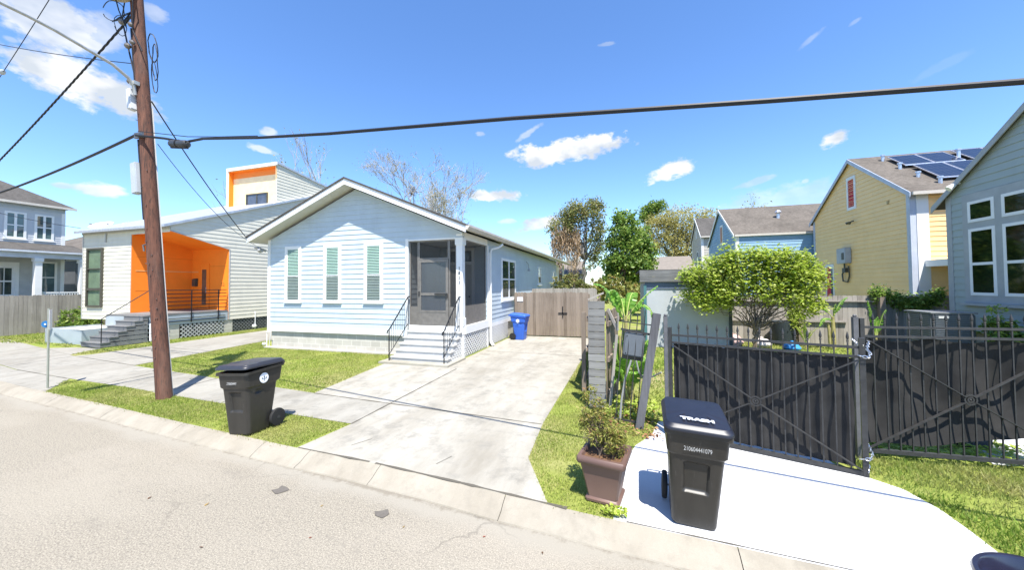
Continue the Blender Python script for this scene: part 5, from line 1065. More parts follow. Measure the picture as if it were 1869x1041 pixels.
wf = thing('iron_fence', 'short tilted section of thin black iron fence in front of the banana plant', 'fence', (.1, 6.4, Z)); mb = MB(); tl = .09
W = lambda x, z: (x + .09 * z, 6.42 + .03 * z, z)
mb = MB(); mb.bar(W(-.20, 1.73), W(.33, 1.64), .02, .035); mb.build('rail', IRON, wf); mb = MB(); mb.bar(W(-.20, 1.86), W(.33, 1.80), .014, .018); mb.build('rail', IRON, wf); mb = MB(); mb.bar(W(-.20, .22), W(.25, .18), .02, .03); mb.build('rail', IRON, wf)
for k in range(5):
    x = -.17 + k * .115; mb = MB(); top = 2.0 if k % 2 else 1.92; mb.bar(W(x, .2), W(x, top), .012, .012); b_ = mb.build('bar', IRON, wf); mb = MB(); mb.lathe([(.006, 0), (.012, .02), (.002, .09)], W(x, top), n=6); mb.build('finial', IRON, b_)
bx = thing('meter_box', 'grey metal box hanging tilted on the thin iron fence left of the leaning post', 'box', (.18, 6.46, 1.25)); mb = MB(); rt_ = Matrix.Rotation(R(7), 3, 'Y'); mb.box(.0, .33, 6.46, 6.56, 1.27, 1.66, rt_); mb.build('casing', paint('box_grey', (.12, .135, .15), .5, .15), bx, bevel=.02)
mb = MB(); mb.box(-.01, .34, 6.57, 6.60, 1.19, 1.68, rt_); mb.build('back_plate', DKFR, bx)
mb = MB()
for (x, z) in ((.04, 1.62), (.01, 1.33)): mb.lathe([(.009, 0), (.006, .012)], (x + .02, 6.458, z), (0, -1, 0), 6)
mb.build('screw', BLACKM, bx)
mb = MB(); mb.tube([(.12, 6.5, 1.2), (.02, 6.5, .9), (-.05, 6.48, .5), (-.08, 6.46, .16)], .018, 8); mb.tube([(.2, 6.5, 1.2), (.24, 6.5, 1.0), (.34, 6.6, .85), (.45, 6.8, .86), (.6, 6.6, 1.0)], .014, 6); mb.build('conduit', paint('grey_conduit', (.28, .28, .27), .6), bx)

# ================================================================== UTILITY POLE AND WIRES
t = NT('creosote_pole'); f = t.noise(2.2, 8, .65, (9, 9, .35)); g = t.noise(3, 6, .7, (4, 4, .8), 5); sx = t.node('ShaderNodeSeparateXYZ'); t.l.new(t.tc.outputs['Object'], sx.inputs[0])
c_ = t.mix(t.ramp(f, [(.3, 0.), (.7, 1.)]), (.070, .026, .015), (.165, .068, .040)); c_ = t.mix(t.ramp(g, [(.48, 0.), (.68, .6)]), c_, (.028, .015, .011)); c_ = t.mix(t.ramp(f, [(.68, 0.), (.8, .5)]), c_, (.22, .12, .085)); k_ = t.noise(2.6, 5, .6, (22, 22, .16), 9); c_ = t.mix(t.ramp(k_, [(.36, .85), (.44, 0.)]), c_, (.018, .011, .009)); c_ = t.mix(t.ramp(t.noise(.8, 5, .6, (3, 3, .6), 14), [(.55, 0.), (.75, .45)]), c_, (.19, .125, .095)); t.color(c_); t.set(Roughness=.85); t.bump(f, .5, .02); POLEW = t.m
px_ = lambda z: -9.45 - .13 * (z - Z)
po = thing('utility_pole', 'leaning reddish brown wooden utility pole on the grass verge', 'pole', (-9.45, 5.30, Z)); PY_ = 5.30
mb = MB(); mb.tube([(px_(z), PY_, z) for z in (-.1, .6, 2, 4, 6, 8, 9.6, 10.6)], [.142, .134, .128, .124, .12, .116, .113, .11], 24); mb.build('shaft', POLEW, po, smooth=True)
GREY = paint('pole_box_grey', (.42, .45, .47), .5, .1); CABLE = paint('cable_black', (.014, .015, .018), .55, .2)
mb = MB(); zz = 4.95; x = px_(zz) - .13; mb.box(x - .12, x + .06, PY_ - .20, PY_ - .06, zz - .38, zz + .32, Matrix.Rotation(R(-7), 3, 'Y')); mb.build('terminal_box', GREY, po, bevel=.015)
mb = MB(); zz = 6.75; x = px_(zz) - .15; mb.box(x - .07, x + .05, PY_ - .20, PY_ - .05, zz - .27, zz + .22, Matrix.Rotation(R(-7), 3, 'Y')); mb.build('photocell_box', paint('pale_box', (.62, .64, .66), .5), po, bevel=.02)
mb = MB(); mb.tube([(px_(z) + .06, PY_ + .115, z) for z in (.1, 1.2, 3, 5, 6.6)], .018, 6); mb.build('conduit', paint('pale_conduit', (.55, .52, .47), .6), po); mb = MB(); mb.tube([(px_(z) - .08, PY_ - .10, z) for z in (4.0, 4.6, 5.6, 5.8)], .024, 6); mb.build('riser_cable', CABLE, po); mb = MB(); mb.tube([(px_(z) - .07, PY_ - .1, z) for z in (7.1, 7.8, 8.4)], .02, 6); mb.build('riser_cable', CABLE, po)
mb = MB(); mb.box(px_(1.55) - .15, px_(1.55) - .11, PY_ - .1, PY_ - .03, 1.35, 1.72); mb.build('pole_tag', WHITE, po)
mb = MB(); random.seed(8)
for k in range(26):
    mb = MB(); z = random.uniform(.6, 7); a = random.uniform(-2.4, -.6); c = Vector((px_(z) +   .122 * math.cos(a), PY_ +   .122 * math.sin(a), z)); mb.tube([c, c + Vector((math.cos(a) * .03, math.sin(a) * .03, .0))], .008, 5); mb.build('staple', metal('old_steel', (.22, .2, .18)), po)
mb = MB(); zz = 3.4; mb.tube([(px_(zz) - .08, PY_ - .08, zz + .05), (px_(zz) - .15, PY_ - .11, zz + .03), (px_(zz) - .13, PY_ - .1, zz - .1)], .018, 6); mb.build('bracket', metal('old_steel', (.22, .2, .18)), po); mb = MB(); mb.box(px_(5.9) - .13, px_(5.9) + .13, PY_ - .15, PY_ - .11, 5.82, 5.94); mb.build('bracket', metal('old_steel', (.22, .2, .18)), po)
# drum of the transformer at the top, arm of the street lamp
tr_ = MB(); tr_.lathe([(.0, 9.0), (.30, 9.02), (.34, 9.06), (.34, 10.0), (.30, 10.06), (.0, 10.08)], (px_(9.3) - .05, PY_ - .42, 0), n=24); tr_.build('transformer', paint('tan_drum', (.45, .38, .24), .5), po, smooth=True)
la = thing('street_lamp', 'curved grey street lamp arm reaching from the utility pole out over the road', 'street lamp', (-10.3, 5.17, 7.05))
mb = MB(); mb.tube([(-10.33, 5.16, 6.80), (-10.33, 5.13, 7.0), (-10.32, 5.03, 7.12), (-10.3, 4.76, 7.26), (-10.3, 4.31, 7.36), (-10.3, 3.94, 7.44), (-10.3, 3.6, 7.48), (-10.3, 3.2, 7.5), (-10.3, 2.6, 7.5)], [.035, .035, .034, .032, .03, .03, .03, .03, .03], 12); mb.box(-10.42, -10.26, 5.1, 5.2, 7.02, 7.10); mb.build('arm', metal('lamp_arm_grey', (.44, .44, .42), .5, .5), la, smooth=True)
mb = MB(); mb.lathe([(.03, 0), (.09, .08), (.14, .25), (.15, .45), (.08, .62), (0, .64)], (-10.3, 2.62, 7.46), (0, -1, -.03), 16); mb.build('lamp_head', GREY, la, smooth=True)
def sag(a, b, s, n=24): a, b = Vector(a), Vector(b); return [a.lerp(b, i / n) - Vector((0, 0, s * 4 * (i / n) * (1 - i / n))) for i in range(n + 1)]
def wire(name, label, path, r, group='overhead wires', m=None): mb = MB(); mb.tube(path, r, 8); return loose(name, mb, m or CABLE, label, 'cable', path[0], group, smooth=True)
main = [(-10.2, 5.12, 5.86), (-9.4, 5.2, 5.72), (-8.6, 5.10, 5.50), (-7.95, 5.02, 5.46), (-6.2, 4.79, 5.165), (-4.4, 4.56, 4.91), (-1.25, 4.15, 4.52), (1.29, 3.82, 4.17), (2.85, 3.62, 3.97), (6, 3.2, 3.62)]
wire('overhead_cable', 'thick black bundled cable crossing the whole sky from the pole to the upper right', main, .025)
wire('messenger_wire', 'thin support wire just above the thick bundled cable near the pole', [(-10.15, 5.13, 5.95), (-8.5, 5.09, 5.60), (-7.4, 4.95, 5.40), (-6.2, 4.79, 5.20)], .008)
wire('overhead_cable', 'thick black cable sloping down from the pole to the left edge below the street lamp', sag((-10.35, 5.2, 5.92), (-22.5, 6.98, 5.86), .10), .029)
sp_ = thing('splice_case', 'black ribbed splice case hanging on the thick cable just right of the pole', 'splice case', (-8.7, 5.1, 5.4)); mb = MB(); d = Vector((.97, -.12, -.18)).normalized(); c = Vector((-9.02, 5.10, 5.52)); mb.lathe([(.03, 0), (.07, .03), (.08, .06), (.08, .58), (.07, .62), (.03, .66)], c, d, 16); mb.build('case', paint('splice_black', (.04, .042, .046), .5), sp_, smooth=True)
mb = MB(); mb.lathe([(.09, .30), (.09, .33)], c, d, 16); mb.bar(c + Vector((0, -.03, .04)), c + d * .66 + Vector((0, -.03, .04)), .03, .03); mb.bar(c + Vector((0, 0, -.085)), c + d * .66 + Vector((0, 0, -.085)), .03, .02); mb.build('rib', CABLE, sp_)
def twist(path, r, k=9):
    """three wires laid round each other"""
    out = []; L_ = len(path)
    for j in range(3):
        q = []
        for i in range((L_ - 1) * k + 1):
            a = Vector(path[min(i // k, L_ - 1)]); b = Vector(path[min(i // k + 1, L_ - 1)]); c = a.lerp(b, (i % k) / k); t_ = i * .55 + j * 2.094; q.append(c + Vector((0, math.cos(t_) * r, math.sin(t_) * r)))
        out.append(q)
    return out
mb = MB()
for q in twist(sag((-10.75, 5.35, 8.95), (-24, 7.1, 6.25), .12, 22), .014): mb.tube(q, .0125, 5)
loose('twisted_cable', mb, CABLE, 'twisted black power cable curving down from the pole top to the left edge', 'cable', (-10.75, 5.35, 8.95), 'overhead wires')
wire('service_drop', 'black service wire sloping from the pole down to the left eave of the blue house', sag((-10.2, 5.38, 6.75), (-13.8, 10.3, 4.35), .12), .014); wire('service_drop', 'thinner slack service wire hanging below the first one to the blue house', sag((-10.0, 5.40, 5.75), (-13.45, 10.35, 4.10), .28), .007)
wire('overhead_wire', 'thin wire running from the pole top far left above the street lamp arm', sag((-10.6, 5.25, 7.62), (-22, 6.0, 11.3), .1), .010); wire('overhead_wire', 'thin slack wire with a grey clamp crossing the upper left clouds', sag((-16.0, 6.0, 11.0), (-26, 6.9, 7.2), .15), .010); wire('overhead_wire', 'thin steep wire at the far upper left corner', sag((-19.5, 6.2, 11.2), (-26, 6.6, 9.0), .1), .010)
wire('overhead_wire', 'thin wire passing in front of the two storey grey house to the orange house', sag((-40, 9.6, 8.6), (-26.3, 11.1, 5.55), .25), .012)
mb = MB(); mb.lathe([(.03, -.1), (.07, -.05), (.07, .05), (.03, .1)], (-19.36, 6.3, 9.62), (.9, -.1, .45), 10); loose('wire_clamp', mb, GREY, 'grey clamp on the slack wire below the clouds', 'clamp', (-19.4, 6.3, 9.6))
# loops of slack wire at the pole top
mb = MB(); random.seed(12)
def loop(c, rx, rz, n=18, turns=1.3, r=.010, tilt=.3):
    ph = random.uniform(0, 6); mb.tube([Vector(c) + Vector((rx * math.cos(ph + t), random.uniform(-.01, .01) + tilt * rx * math.sin(t), rz * math.sin(ph + t))) for t in [turns * 2 * math.pi * i / n for i in range(n + 1)]], r, 5)
loop((px_(8.1) + .27, PY_ + .1, 8.0), .17, .30); loop((px_(7.6) + .29, PY_ + .1, 7.65), .17, .42, r=.009); loop((px_(7.3) + .24, PY_ + .1, 7.3), .14, .34, r=.008); loop((px_(8.3) - .45, PY_ - .1, 8.75), .30, .14, r=.008); loop((px_(8.6) - .6, PY_ - .15, 8.9), .4, .12, r=.009, turns=.9); loop((px_(8.4) - .35, PY_ - .15, 8.5), .2, .2, r=.007)
mb.tube([(px_(9.4) + .2, PY_ - .2, 9.4), (px_(9) + .24, PY_ - .2, 8.9), (px_(8.6) + .1, PY_ - .14, 8.3), (px_(8.2) + .3, PY_ - .1, 7.8)], .012, 5); mb.tube([(-10.75, 5.3, 8.95), (-10.9, 5.2, 8.6), (-10.7, 5.2, 8.0), (-10.45, 5.2, 7.3)], .016, 5); mb.tube([(px_(9.3) - .35, PY_, 9.5), (px_(8.8) - .55, PY_, 8.9), (px_(8.6) - .15, PY_ - .12, 8.6)], .012, 5); mb.tube([(px_(9.6) - .2, PY_ - .3, 9.3), (px_(8.9) - .25, PY_ - .2, 8.8), (px_(8.5) - .14, PY_ - .14, 8.4)], .012, 5)
mb.build('wire_loop', CABLE, po)
for (dx, z, s) in ((.05, 8.42, .05), (-.1, 7.95, .06), (.06, 8.0, .05), (-.25, 8.55, .06), (-.12, 7.12, .05)): mb = MB(); mb.lathe([(s * .5, -s), (s, -s * .3), (s, s * .3), (s * .5, s)], (px_(z) + dx, PY_ - .17, z), (.4, -.3, 1), 8); mb.build('connector', metal('old_steel', (.22, .2, .18)), po)
# ================================================================== PLANTS
BARK = wood('bark_brown', (.11, .082, .06), (.24, .19, .145), 1, 'z'); BARKG = wood('bark_grey', (.16, .145, .13), (.34, .32, .29), 1, 'z')
LF_LIME = leafmat('leaf_lime', [(0, (.25, .35, .04)), (.4, (.40, .51, .065)), (.75, (.56, .62, .14)), (1, (.62, .66, .26))], .45, .45)
LF_DARK = leafmat('leaf_deep_green', [(0, (.09, .17, .03)), (.45, (.18, .29, .05)), (.8, (.34, .45, .09)), (1, (.48, .55, .16))], .4, .4)
LF_OLIVE = leafmat('leaf_olive', [(0, (.29, .27, .08)), (.5, (.46, .42, .14)), (1, (.60, .53, .22))], .6, .4)
LF_MIX = leafmat('leaf_vine', [(0, (.13, .17, .04)), (.5, (.26, .28, .085)), (.8, (.38, .34, .13)), (1, (.44, .32, .18))], .6, .4)
LF_TAN = leafmat('strand_tan', [(0, (.30, .20, .11)), (.6, (.48, .35, .22)), (1, (.58, .46, .31))], .8, .2)
LF_PALE = leafmat('leaf_pale_spring', [(0, (.22, .22, .07)), (.6, (.36, .35, .13)), (1, (.42, .32, .16))], .6, .3)
LF_SHRUB = leafmat('leaf_planter', [(0, (.15, .17, .03)), (.4, (.27, .29, .06)), (.75, (.42, .40, .11)), (.92, (.50, .42, .16)), (1, (.42, .14, .06))], .5, .4)
BAN = leafmat('banana_leaf', [(0, (.13, .30, .04)), (.5, (.21, .42, .055)), (1, (.32, .52, .10))], .35, .45, .5)
def leaf_mesh(name, centers, size, m, parent, base, rs, asp=.5, updir=.5, long_dir=None, fold=True):
    """one folded leaf at each centre"""
    n = len(centers); nrm = rs.normal(size=(n, 3)); nrm[:, 2] += updir * 2; nrm /= np.linalg.norm(nrm, axis=1, keepdims=True)
    a = rs.normal(size=(n, 3)) if long_dir is None else long_dir + .25 * rs.normal(size=(n, 3)); a -= nrm * (a * nrm).sum(1, keepdims=True); a /= np.linalg.norm(a, axis=1, keepdims=True) + 1e-9; b = np.cross(nrm, a)
    s = size * (.6 + .8 * rs.random((n, 1))); V = np.zeros((n, 4, 3)); lift = nrm * s * (.12 if fold else 0)
    V[:, 0] = centers - a * s * .5; V[:, 1] = centers + b * s * asp * .5 + lift + a * s * .05; V[:, 2] = centers + a * s * .5; V[:, 3] = centers - b * s * asp * .5 + lift + a * s * .05
    q = np.arange(n * 4).reshape(-1, 4); tri = np.concatenate([q[:, [0, 1, 2]], q[:, [0, 2, 3]]]); return fast_mesh(name, V.reshape(-1, 3), tri, m, parent, False, base)
def ell_points(rs, e, n, clump, spread, shell=.55):
    """leaf positions gathered in clumps through an ellipsoid, thinner inside"""
    cx, cy, cz, rx, ry, rz = e; k = max(3, n // clump); d = rs.normal(size=(k, 3)); d /= np.linalg.norm(d, axis=1, keepdims=True); r = shell + (1 - shell) * rs.random((k, 1)) ** .6
    r *= 1 + .16 * rs.normal(size=(k, 1)) * (rs.random((k, 1)) < .35); c = np.array([cx, cy, cz]) + d * r * np.array([rx, ry, rz]); i = rs.integers(0, k, n); return c[i] + rs.normal(size=(n, 3)) * spread, c
def limb(mb, a, b, r0, r1, rs, wig=.06, n=6, sides=6):
    a, b = np.array(a, float), np.array(b, float); L_ = np.linalg.norm(b - a); pts = [a + (b - a) * i / n + (rs.normal(size=3) * wig * L_ if 0 < i < n else 0) for i in range(n + 1)]
    mb.tube([Vector(p) for p in pts], [r0 + (r1 - r0) * i / n for i in range(n + 1)], sides); return pts
def tree(name, label, base, crowns, m, bark, r0, fork, nl, leaf=.12, seed=1, cat='tree', group=None, clump=60, spread=.25, twigs=26, asp=.5, updir=.5, shell=.55, trunks=1):
    rs = np.random.default_rng(seed); T = thing(name, label, cat, base, group); mb = MB(); B = np.array(base, float); vol = np.array([c[3] * c[4] * c[5] for c in crowns]); P, C = [], []
    for c, v in zip(crowns, vol):
        p, k = ell_points(rs, c, int(nl * v / vol.sum()), clump, spread, shell); P.append(p); C.append(k)
    P, C = np.concatenate(P), np.concatenate(C); F = np.array(fork, float)
    forks = []
    for t_ in range(trunks):
        f_ = F + (rs.normal(size=3) * np.array([.25, .15, .1]) * r0 * 6 if t_ else 0); limb(mb, B + (rs.normal(size=3) * np.array([1, 1, 0]) * r0 if t_ else 0), f_, r0 * (1 if t_ == 0 else .7), r0 * .6, rs, .03, 6, 10); forks.append(f_)
    for i in rs.choice(len(C), min(twigs, len(C)), False):
        f_ = forks[rs.integers(0, len(forks))]; mid = f_ + (C[i] - f_) * .55 + rs.normal(size=3) * .06; limb(mb, f_, mid, r0 * .42, r0 * .2, rs, .05, 4, 6); limb(mb, mid, C[i], r0 * .2, r0 * .05, rs, .07, 4, 5)
        for _ in range(2): j = C[rs.integers(0, len(C))]; limb(mb, mid, mid + (j - mid) * .5, r0 * .13, r0 * .03, rs, .08, 3, 4)
    mb.build('trunk', bark, T, smooth=True); leaf_mesh('crown', P, leaf, m, T, base, rs, asp, updir); return T, P, C, rs

# leafy bush tree in the yard
tree('leafy_tree', 'wide low tree with lime green leaves on bare forked stems beside the grey shed', (4.12, 13.75, Z), [(2.95, 13.8, 2.72, .95, .5, .62), (3.9, 13.7, 3.0, 1.05, .55, .55), (4.9, 13.65, 2.85, .95, .55, .58), (5.45, 13.6, 2.5, .62, .5, .62), (2.45, 13.85, 2.25, .55, .4, .5), (5.35, 13.5, 1.85, .62, .4, .35), (2.9, 13.8, 1.85, .65, .4, .35), (4.2, 13.65, 2.35, 1.1, .45, .4), (4.5, 13.4, 3.35, 1.2, .3, .22), (3.2, 13.55, 2.15, .6, .35, .4), (4.9, 13.4, 2.2, .8, .35, .4), (3.3, 13.7, 3.5, .25, .2, .25), (5.5, 13.6, 3.1, .3, .2, .3), (2.2, 13.8, 2.75, .3, .25, .25), (4.3, 13.7, 3.6, .22, .2, .2)], LF_LIME, BARK, .05, (4.15, 13.75, .95), 19000, .118, 3, 'tree', None, 26, .10, 44, .55, 1.3, .30, 4)
# trees along the back, left to right
rsx = np.random.default_rng(5)
T1, P1, C1, rs1 = tree('vine_covered_tree', 'tall vine covered tree with tan hanging strands right of the blue house', (-3.6, 34, Z), [(-5.3, 34, 8.0, 1.4, 1.2, 1.5), (-4.0, 34, 9.0, 1.3, 1.2, 1.3), (-2.5, 34, 8.6, 1.15, 1.2, 1.7), (-2.3, 34, 6.6, .9, 1, 1.6), (-5.2, 34, 6.7, 1.2, 1, .8), (-2.6, 34, 4.6, .6, .8, 1.6)], LF_MIX, BARKG, .20, (-3.3, 34, 4.8), 9500, .21, 11, 'tree', None, 70, .26, 30, .5, .5, .4)
n = 5200; hx = rs1.uniform(-6.3, -3.7, n); top = 7.5 - .25 * np.abs(hx + 5) + rs1.normal(size=n) * .35; ln = (1 - rs1.random(n) ** .6) * (3.6 + 1.0 * np.sin(hx * 4)); cc = np.stack([hx + rs1.normal(size=n) * .06, 33.6 + rs1.normal(size=n) * .5, top - ln], 1)
leaf_mesh('hanging_strands', cc, .42, LF_TAN, T1, (-3.6, 34, Z), rs1, .10, 0, np.tile([0, 0, -1.0], (n, 1)), False)
tree('evergreen_tree', 'dense rounded dark green broadleaf tree standing in the middle of the back row', (.3, 28, Z), [(.4, 28, 4.6, 1.75, 1.5, 2.0), (.3, 28, 6.2, 1.3, 1.2, 1.3), (.25, 28, 7.2, .75, .8, .75), (-.4, 28, 3.6, 1.2, 1.2, 1.2), (1.3, 28, 3.8, 1.1, 1.2, 1.3)], LF_DARK, BARK, .2, (.3, 28, 2.4), 13000, .23, 12, 'tree', None, 55, .20, 26, .55, .6, .62)
tree('spreading_tree', 'large airy olive brown oak spreading beyond the evergreen tree', (6.7, 48, Z), [(5.0, 48, 9.0, 2.4, 2, 2.6), (7.4, 48, 10.2, 2.6, 2, 1.9), (9.2, 48, 8.9, 2.2, 2, 2.1), (6.7, 48, 7.2, 3.2, 2, 2.0), (3.4, 48, 8.0, 1.6, 1.6, 2.6)], LF_OLIVE, BARKG, .3, (6.6, 48, 5.2), 16000, .23, 13, 'tree', None, 60, .36, 34, .5, .4, .5)
tree('pine_tree', 'small dark green pine crown just left of the olive brown oak', (3.2, 50, Z), [(3.5, 50, 12.0, 1.2, 1, .6), (2.7, 50, 11.1, .9, 1, .6), (4.6, 50, 12.4, 1.1, 1, .5)], LF_DARK, BARK, .2, (3.3, 50, 10), 2600, .3, 14, 'tree', None, 60, .3, 10)
BARKP = wood('pale_bark', (.30, .28, .25), (.52, .49, .45), 1, 'z')
def bare_tree(name, label, base, h, seed, rt=.16, spreadx=.5, leaves=0, levels=5, lean=0, bark=BARKP, leafsize=.22, leafm=LF_PALE):
    rs = np.random.default_rng(seed); T = thing(name, label, 'tree', base, None); mb = MB(); tips = []
    def grow(p, d, L_, r, lev):
        q = p + d * L_; mid = p + d * L_ * .5 + rs.normal(size=3) * L_ * .06; mb.tube([Vector(p), Vector(mid), Vector(q)], [r, r * .85, r * .68], 5 if lev > 2 else 4)
        if lev == 0: tips.append(q); return
        for _ in range(rs.integers(2, 5)):
            e = d + rs.normal(size=3) * spreadx; e[2] += .12; e /= np.linalg.norm(e); grow(q if rs.random() < .7 else mid, e, L_ * rs.uniform(.55, .82), max(.011, r * .60), lev - 1)
    d0 = np.array([lean, 0, 1.0]); d0 /= np.linalg.norm(d0); grow(np.array(base, float), d0, h * .36, rt, levels); mb.build('trunk', bark, T)
    if leaves: tips_ = np.array(tips); c = tips_[rs.integers(0, len(tips_), leaves)] + rs.normal(size=(leaves, 3)) * .3; leaf_mesh('crown', c, leafsize, leafm, T, base, rs)
    return T
bare_tree('budding_tree', 'nearly leafless pale tree just budding behind the ridge of the blue house, left stem', (-19.0, 32, Z), 13.2, 21, .17, .34, 3200, 7, 0, BARKP, .11); bare_tree('budding_tree', 'nearly leafless pale tree budding above the right slope of the blue house', (-15.8, 32, Z), 12.6, 22, .16, .34, 3200, 7, 0, BARKP, .11)
bare_tree('bare_tree', 'leafless white barked tree right of the orange house tower', (-30.2, 30, Z), 15.6, 27, .17, .20, 120, 5, .0); bare_tree('bare_tree', 'leafless tree left of the orange house tower', (-36.5, 27, Z), 14.5, 24, .14, .36, 60, 5); bare_tree('bare_tree', 'small faint leafless tree far beyond the blue gabled house', (17.5, 60, Z), 13.8, 25, .14, .4, 300, 5, 0, BARKG, .3)
mb = MB(); rsn = np.random.default_rng(4)
for _ in range(70): a = rsn.normal(size=3) * .22; b = a + rsn.normal(size=3) * .22; mb.tube([Vector((-20.1 + a[0], 31.6 + a[1], 11.9 + a[2])), Vector((-20.1 + b[0], 31.6 + b[1], 11.9 + b[2]))], .02, 4)
loose('bird_nest', mb, BARK, 'dark ball shaped nest in the budding tree above the blue house roof', 'nest', (-20.1, 31.6, 11.9))
def shrub(name, label, base, crowns, m, nl, leaf, seed, group=None, cat='shrub', r0=.03, clump=30, spread=.07, shell=.3, asp=.5): return tree(name, label, base, crowns, m, BARK, r0, (base[0], base[1], base[2] + .25), nl, leaf, seed, cat, group, clump, spread, 24, asp, .6, shell, 3)
shrub('shrub', 'round dark green shrub beside the raised bed of the orange house', (-28.6, 12.2, Z), [(-29.2, 12.2, .85, .95, .7, .6), (-28.0, 12.2, .65, .8, .6, .45)], LF_DARK, 3200, .13, 31)
shrub('shrub', 'brown tangled undergrowth below the vine covered tree', (-3.2, 25, Z), [(-3.6, 25, 2.2, 1.3, .8, 1.0), (-1.8, 25, 1.9, 1.2, .8, .9)], LF_MIX, 5000, .16, 32); shrub('shrub', 'yellow green scrub beneath the dark evergreen tree', (-.2, 24, Z), [(-.8, 24, 2.2, 1.2, .8, .8), (.7, 24, 1.9, 1.1, .8, .8)], LF_SHRUB, 4200, .15, 33); shrub('shrub', 'tan green thicket behind the yard fence at the back', (1.6, 33, Z), [(1.6, 33, 2.3, 1.8, 1, 1.2)], LF_OLIVE, 2500, .2, 34)
shrub('shrub', 'shaded leafy shrub beside the air conditioning unit', (9.3, 12.6, Z), [(9.35, 12.6, .95, .42, .4, .62)], LF_DARK, 1200, .12, 35); shrub('shrub', 'small dark shrub below the big windows of the grey green house', (9.4, 11.4, Z), [(9.4, 11.4, .9, .4, .6, .75)], LF_DARK, 1200, .12, 36)
rsv = np.random.default_rng(41); n = 2600; vx = rsv.uniform(8.7, 10.8, n); vz = 1.95 + .16 * np.sin(vx * 3) + rsv.normal(size=n) * .12 - .35 * rsv.random(n) ** 3; V_ = thing('climbing_vine', 'dark vine sprawling along the top of the shaded yard fence', 'vine', (9.7, 16.55, 1.9)); leaf_mesh('leaves', np.stack([vx, 16.6 + rsv.normal(size=n) * .09, vz], 1), .11, LF_DARK, V_, (9.7, 16.55, 1.9), rsv)
mb = MB(); mb.tube([(8.7 + .2 * i, 16.55 + .03 * math.sin(i), 1.88 + .08 * math.sin(i * 1.3)) for i in range(11)], .02, 5); mb.build('stem', BARK, V_)
# plant in the brown planter
TP, _, _, _ = tree('potted_shrub', 'upright yellowish green leafy shrub growing in the brown square planter', (-.22, 4.24, .57), [(-.33, 4.28, .90, .13, .13, .28), (-.18, 4.20, .82, .16, .14, .22), (-.38, 4.30, 1.22, .075, .07, .16), (-.08, 4.22, .76, .11, .12, .17), (-.22, 4.26, 1.06, .09, .09, .16), (-.43, 4.22, .95, .07, .07, .2)], LF_SHRUB, BARK, .011, (-.25, 4.25, .72), 2900, .044, 51, 'plant', None, 16, .026, 70, .30, .7, .15, 6)
rsl = np.random.default_rng(52)
def litter(name, label, x0, x1, y0, y1, n, size, m, seed, z=Z + .02): rs = np.random.default_rng(seed); o = leaf_mesh(name, np.stack([rs.uniform(x0, x1, n), rs.uniform(y0, y1, n), np.full(n, z) + rs.random(n) * .03], 1), size, m, None, (0, 0, 0), rs, .55, 1.4); tag(o, label, 'leaf litter', None, 'stuff')
litter('leaf_litter', 'reddish brown dry leaves scattered at the foot of the leaning post', -.6, .55, 5.9, 7.4, 420, .06, leafmat('leaf_dry', [(0, (.16, .07, .03)), (.5, (.30, .14, .07)), (1, (.42, .30, .16))], .8, .1), 53)
litter('weeds', 'low green weeds along the new driveway edge and under the right gate', 2.6, 6.5, 6.2, 7.0, 900, .09, LF_LIME, 54, Z + .05); litter('weeds', 'small flowering weeds at the foot of the banana plant', -.35, .6, 6.6, 7.6, 520, .07, LF_LIME, 55, Z + .1)
litter('weeds', 'little weed tuft at the corner of the brown planter', -.24, .0, 3.86, 4.0, 140, .045, LF_LIME, 56, Z + .03)
# banana plants: curved blades split at the edges
def banana(name, label, base, leaves, stems, seed, cat='plant', lm=None):
    rs = random.Random(seed); T = thing(name, label, cat, base); mb = MB(); B = Vector(base)
    for (dx, dy, h, r) in stems: mb.tube([B + Vector((dx * .6, dy * .6, 0)), B + Vector((dx * .8, dy * .8, h * .5)), B + Vector((dx, dy, h))], [r, r * .85, r * .55], 10)
    mb.build('stem', paint('banana_stem', (.34, .30, .12), .5, .35, 6), T, smooth=True)
    for (sx, sy, sz, tx, ty, tz, arch, wid) in leaves:
        a = B + Vector((sx, sy, sz)); c = B + Vector((tx, ty, tz)); mid = (a + c) / 2 + Vector((0, 0, arch)); n = 34; path = [(a * (1 - f) ** 2 + mid * (2 * f * (1 - f)) + c * f ** 2) for f in [i / n for i in range(n + 1)]]
        mb = MB(); st = []
        for i, p in enumerate(path):
            f = i / n; d = (path[min(i + 1, n)] - path[max(i - 1, 0)]).normalized(); s_ = d.cross(Vector((0, 0, 1)));
            if s_.length < .1: s_ = Vector((1, 0, 0))
            s_.normalize(); u = s_.cross(d); fw_ = 0 if f < .16 else math.sin(min(1, (f - .16) / .84) ** .75 * math.pi) ** .6 * wid; fold = .35 + .25 * math.sin(f * 7)
            rip = .013 * math.sin(i * 2.3); st.append((p - s_ * fw_ * .8 + u * fw_ * fold * -.6 + u * rip, p - s_ * fw_ * .42 + u * fw_ * fold * .12, p, p + s_ * fw_ * .42 + u * fw_ * fold * .12, p + s_ * fw_ * .8 + u * fw_ * fold * -.6 - u * rip))
        for i in range(n):
            g = (rs.random() < .16)   # a tear in the blade
            for k in range(4):
                if g and k in (0, 3): continue
                mb.quad(st[i][k], st[i + 1][k], st[i + 1][k + 1], st[i][k + 1])
        lf = mb.build('leaf', lm or BAN, T, smooth=True); mb = MB(); mb.tube(path[::2], [max(.004, .017 * (1 - i / (n / 2 + 1))) for i in range(len(path[::2]))], 6); mb.build('midrib', paint('banana_rib', (.42, .46, .14), .5), lf, smooth=True)
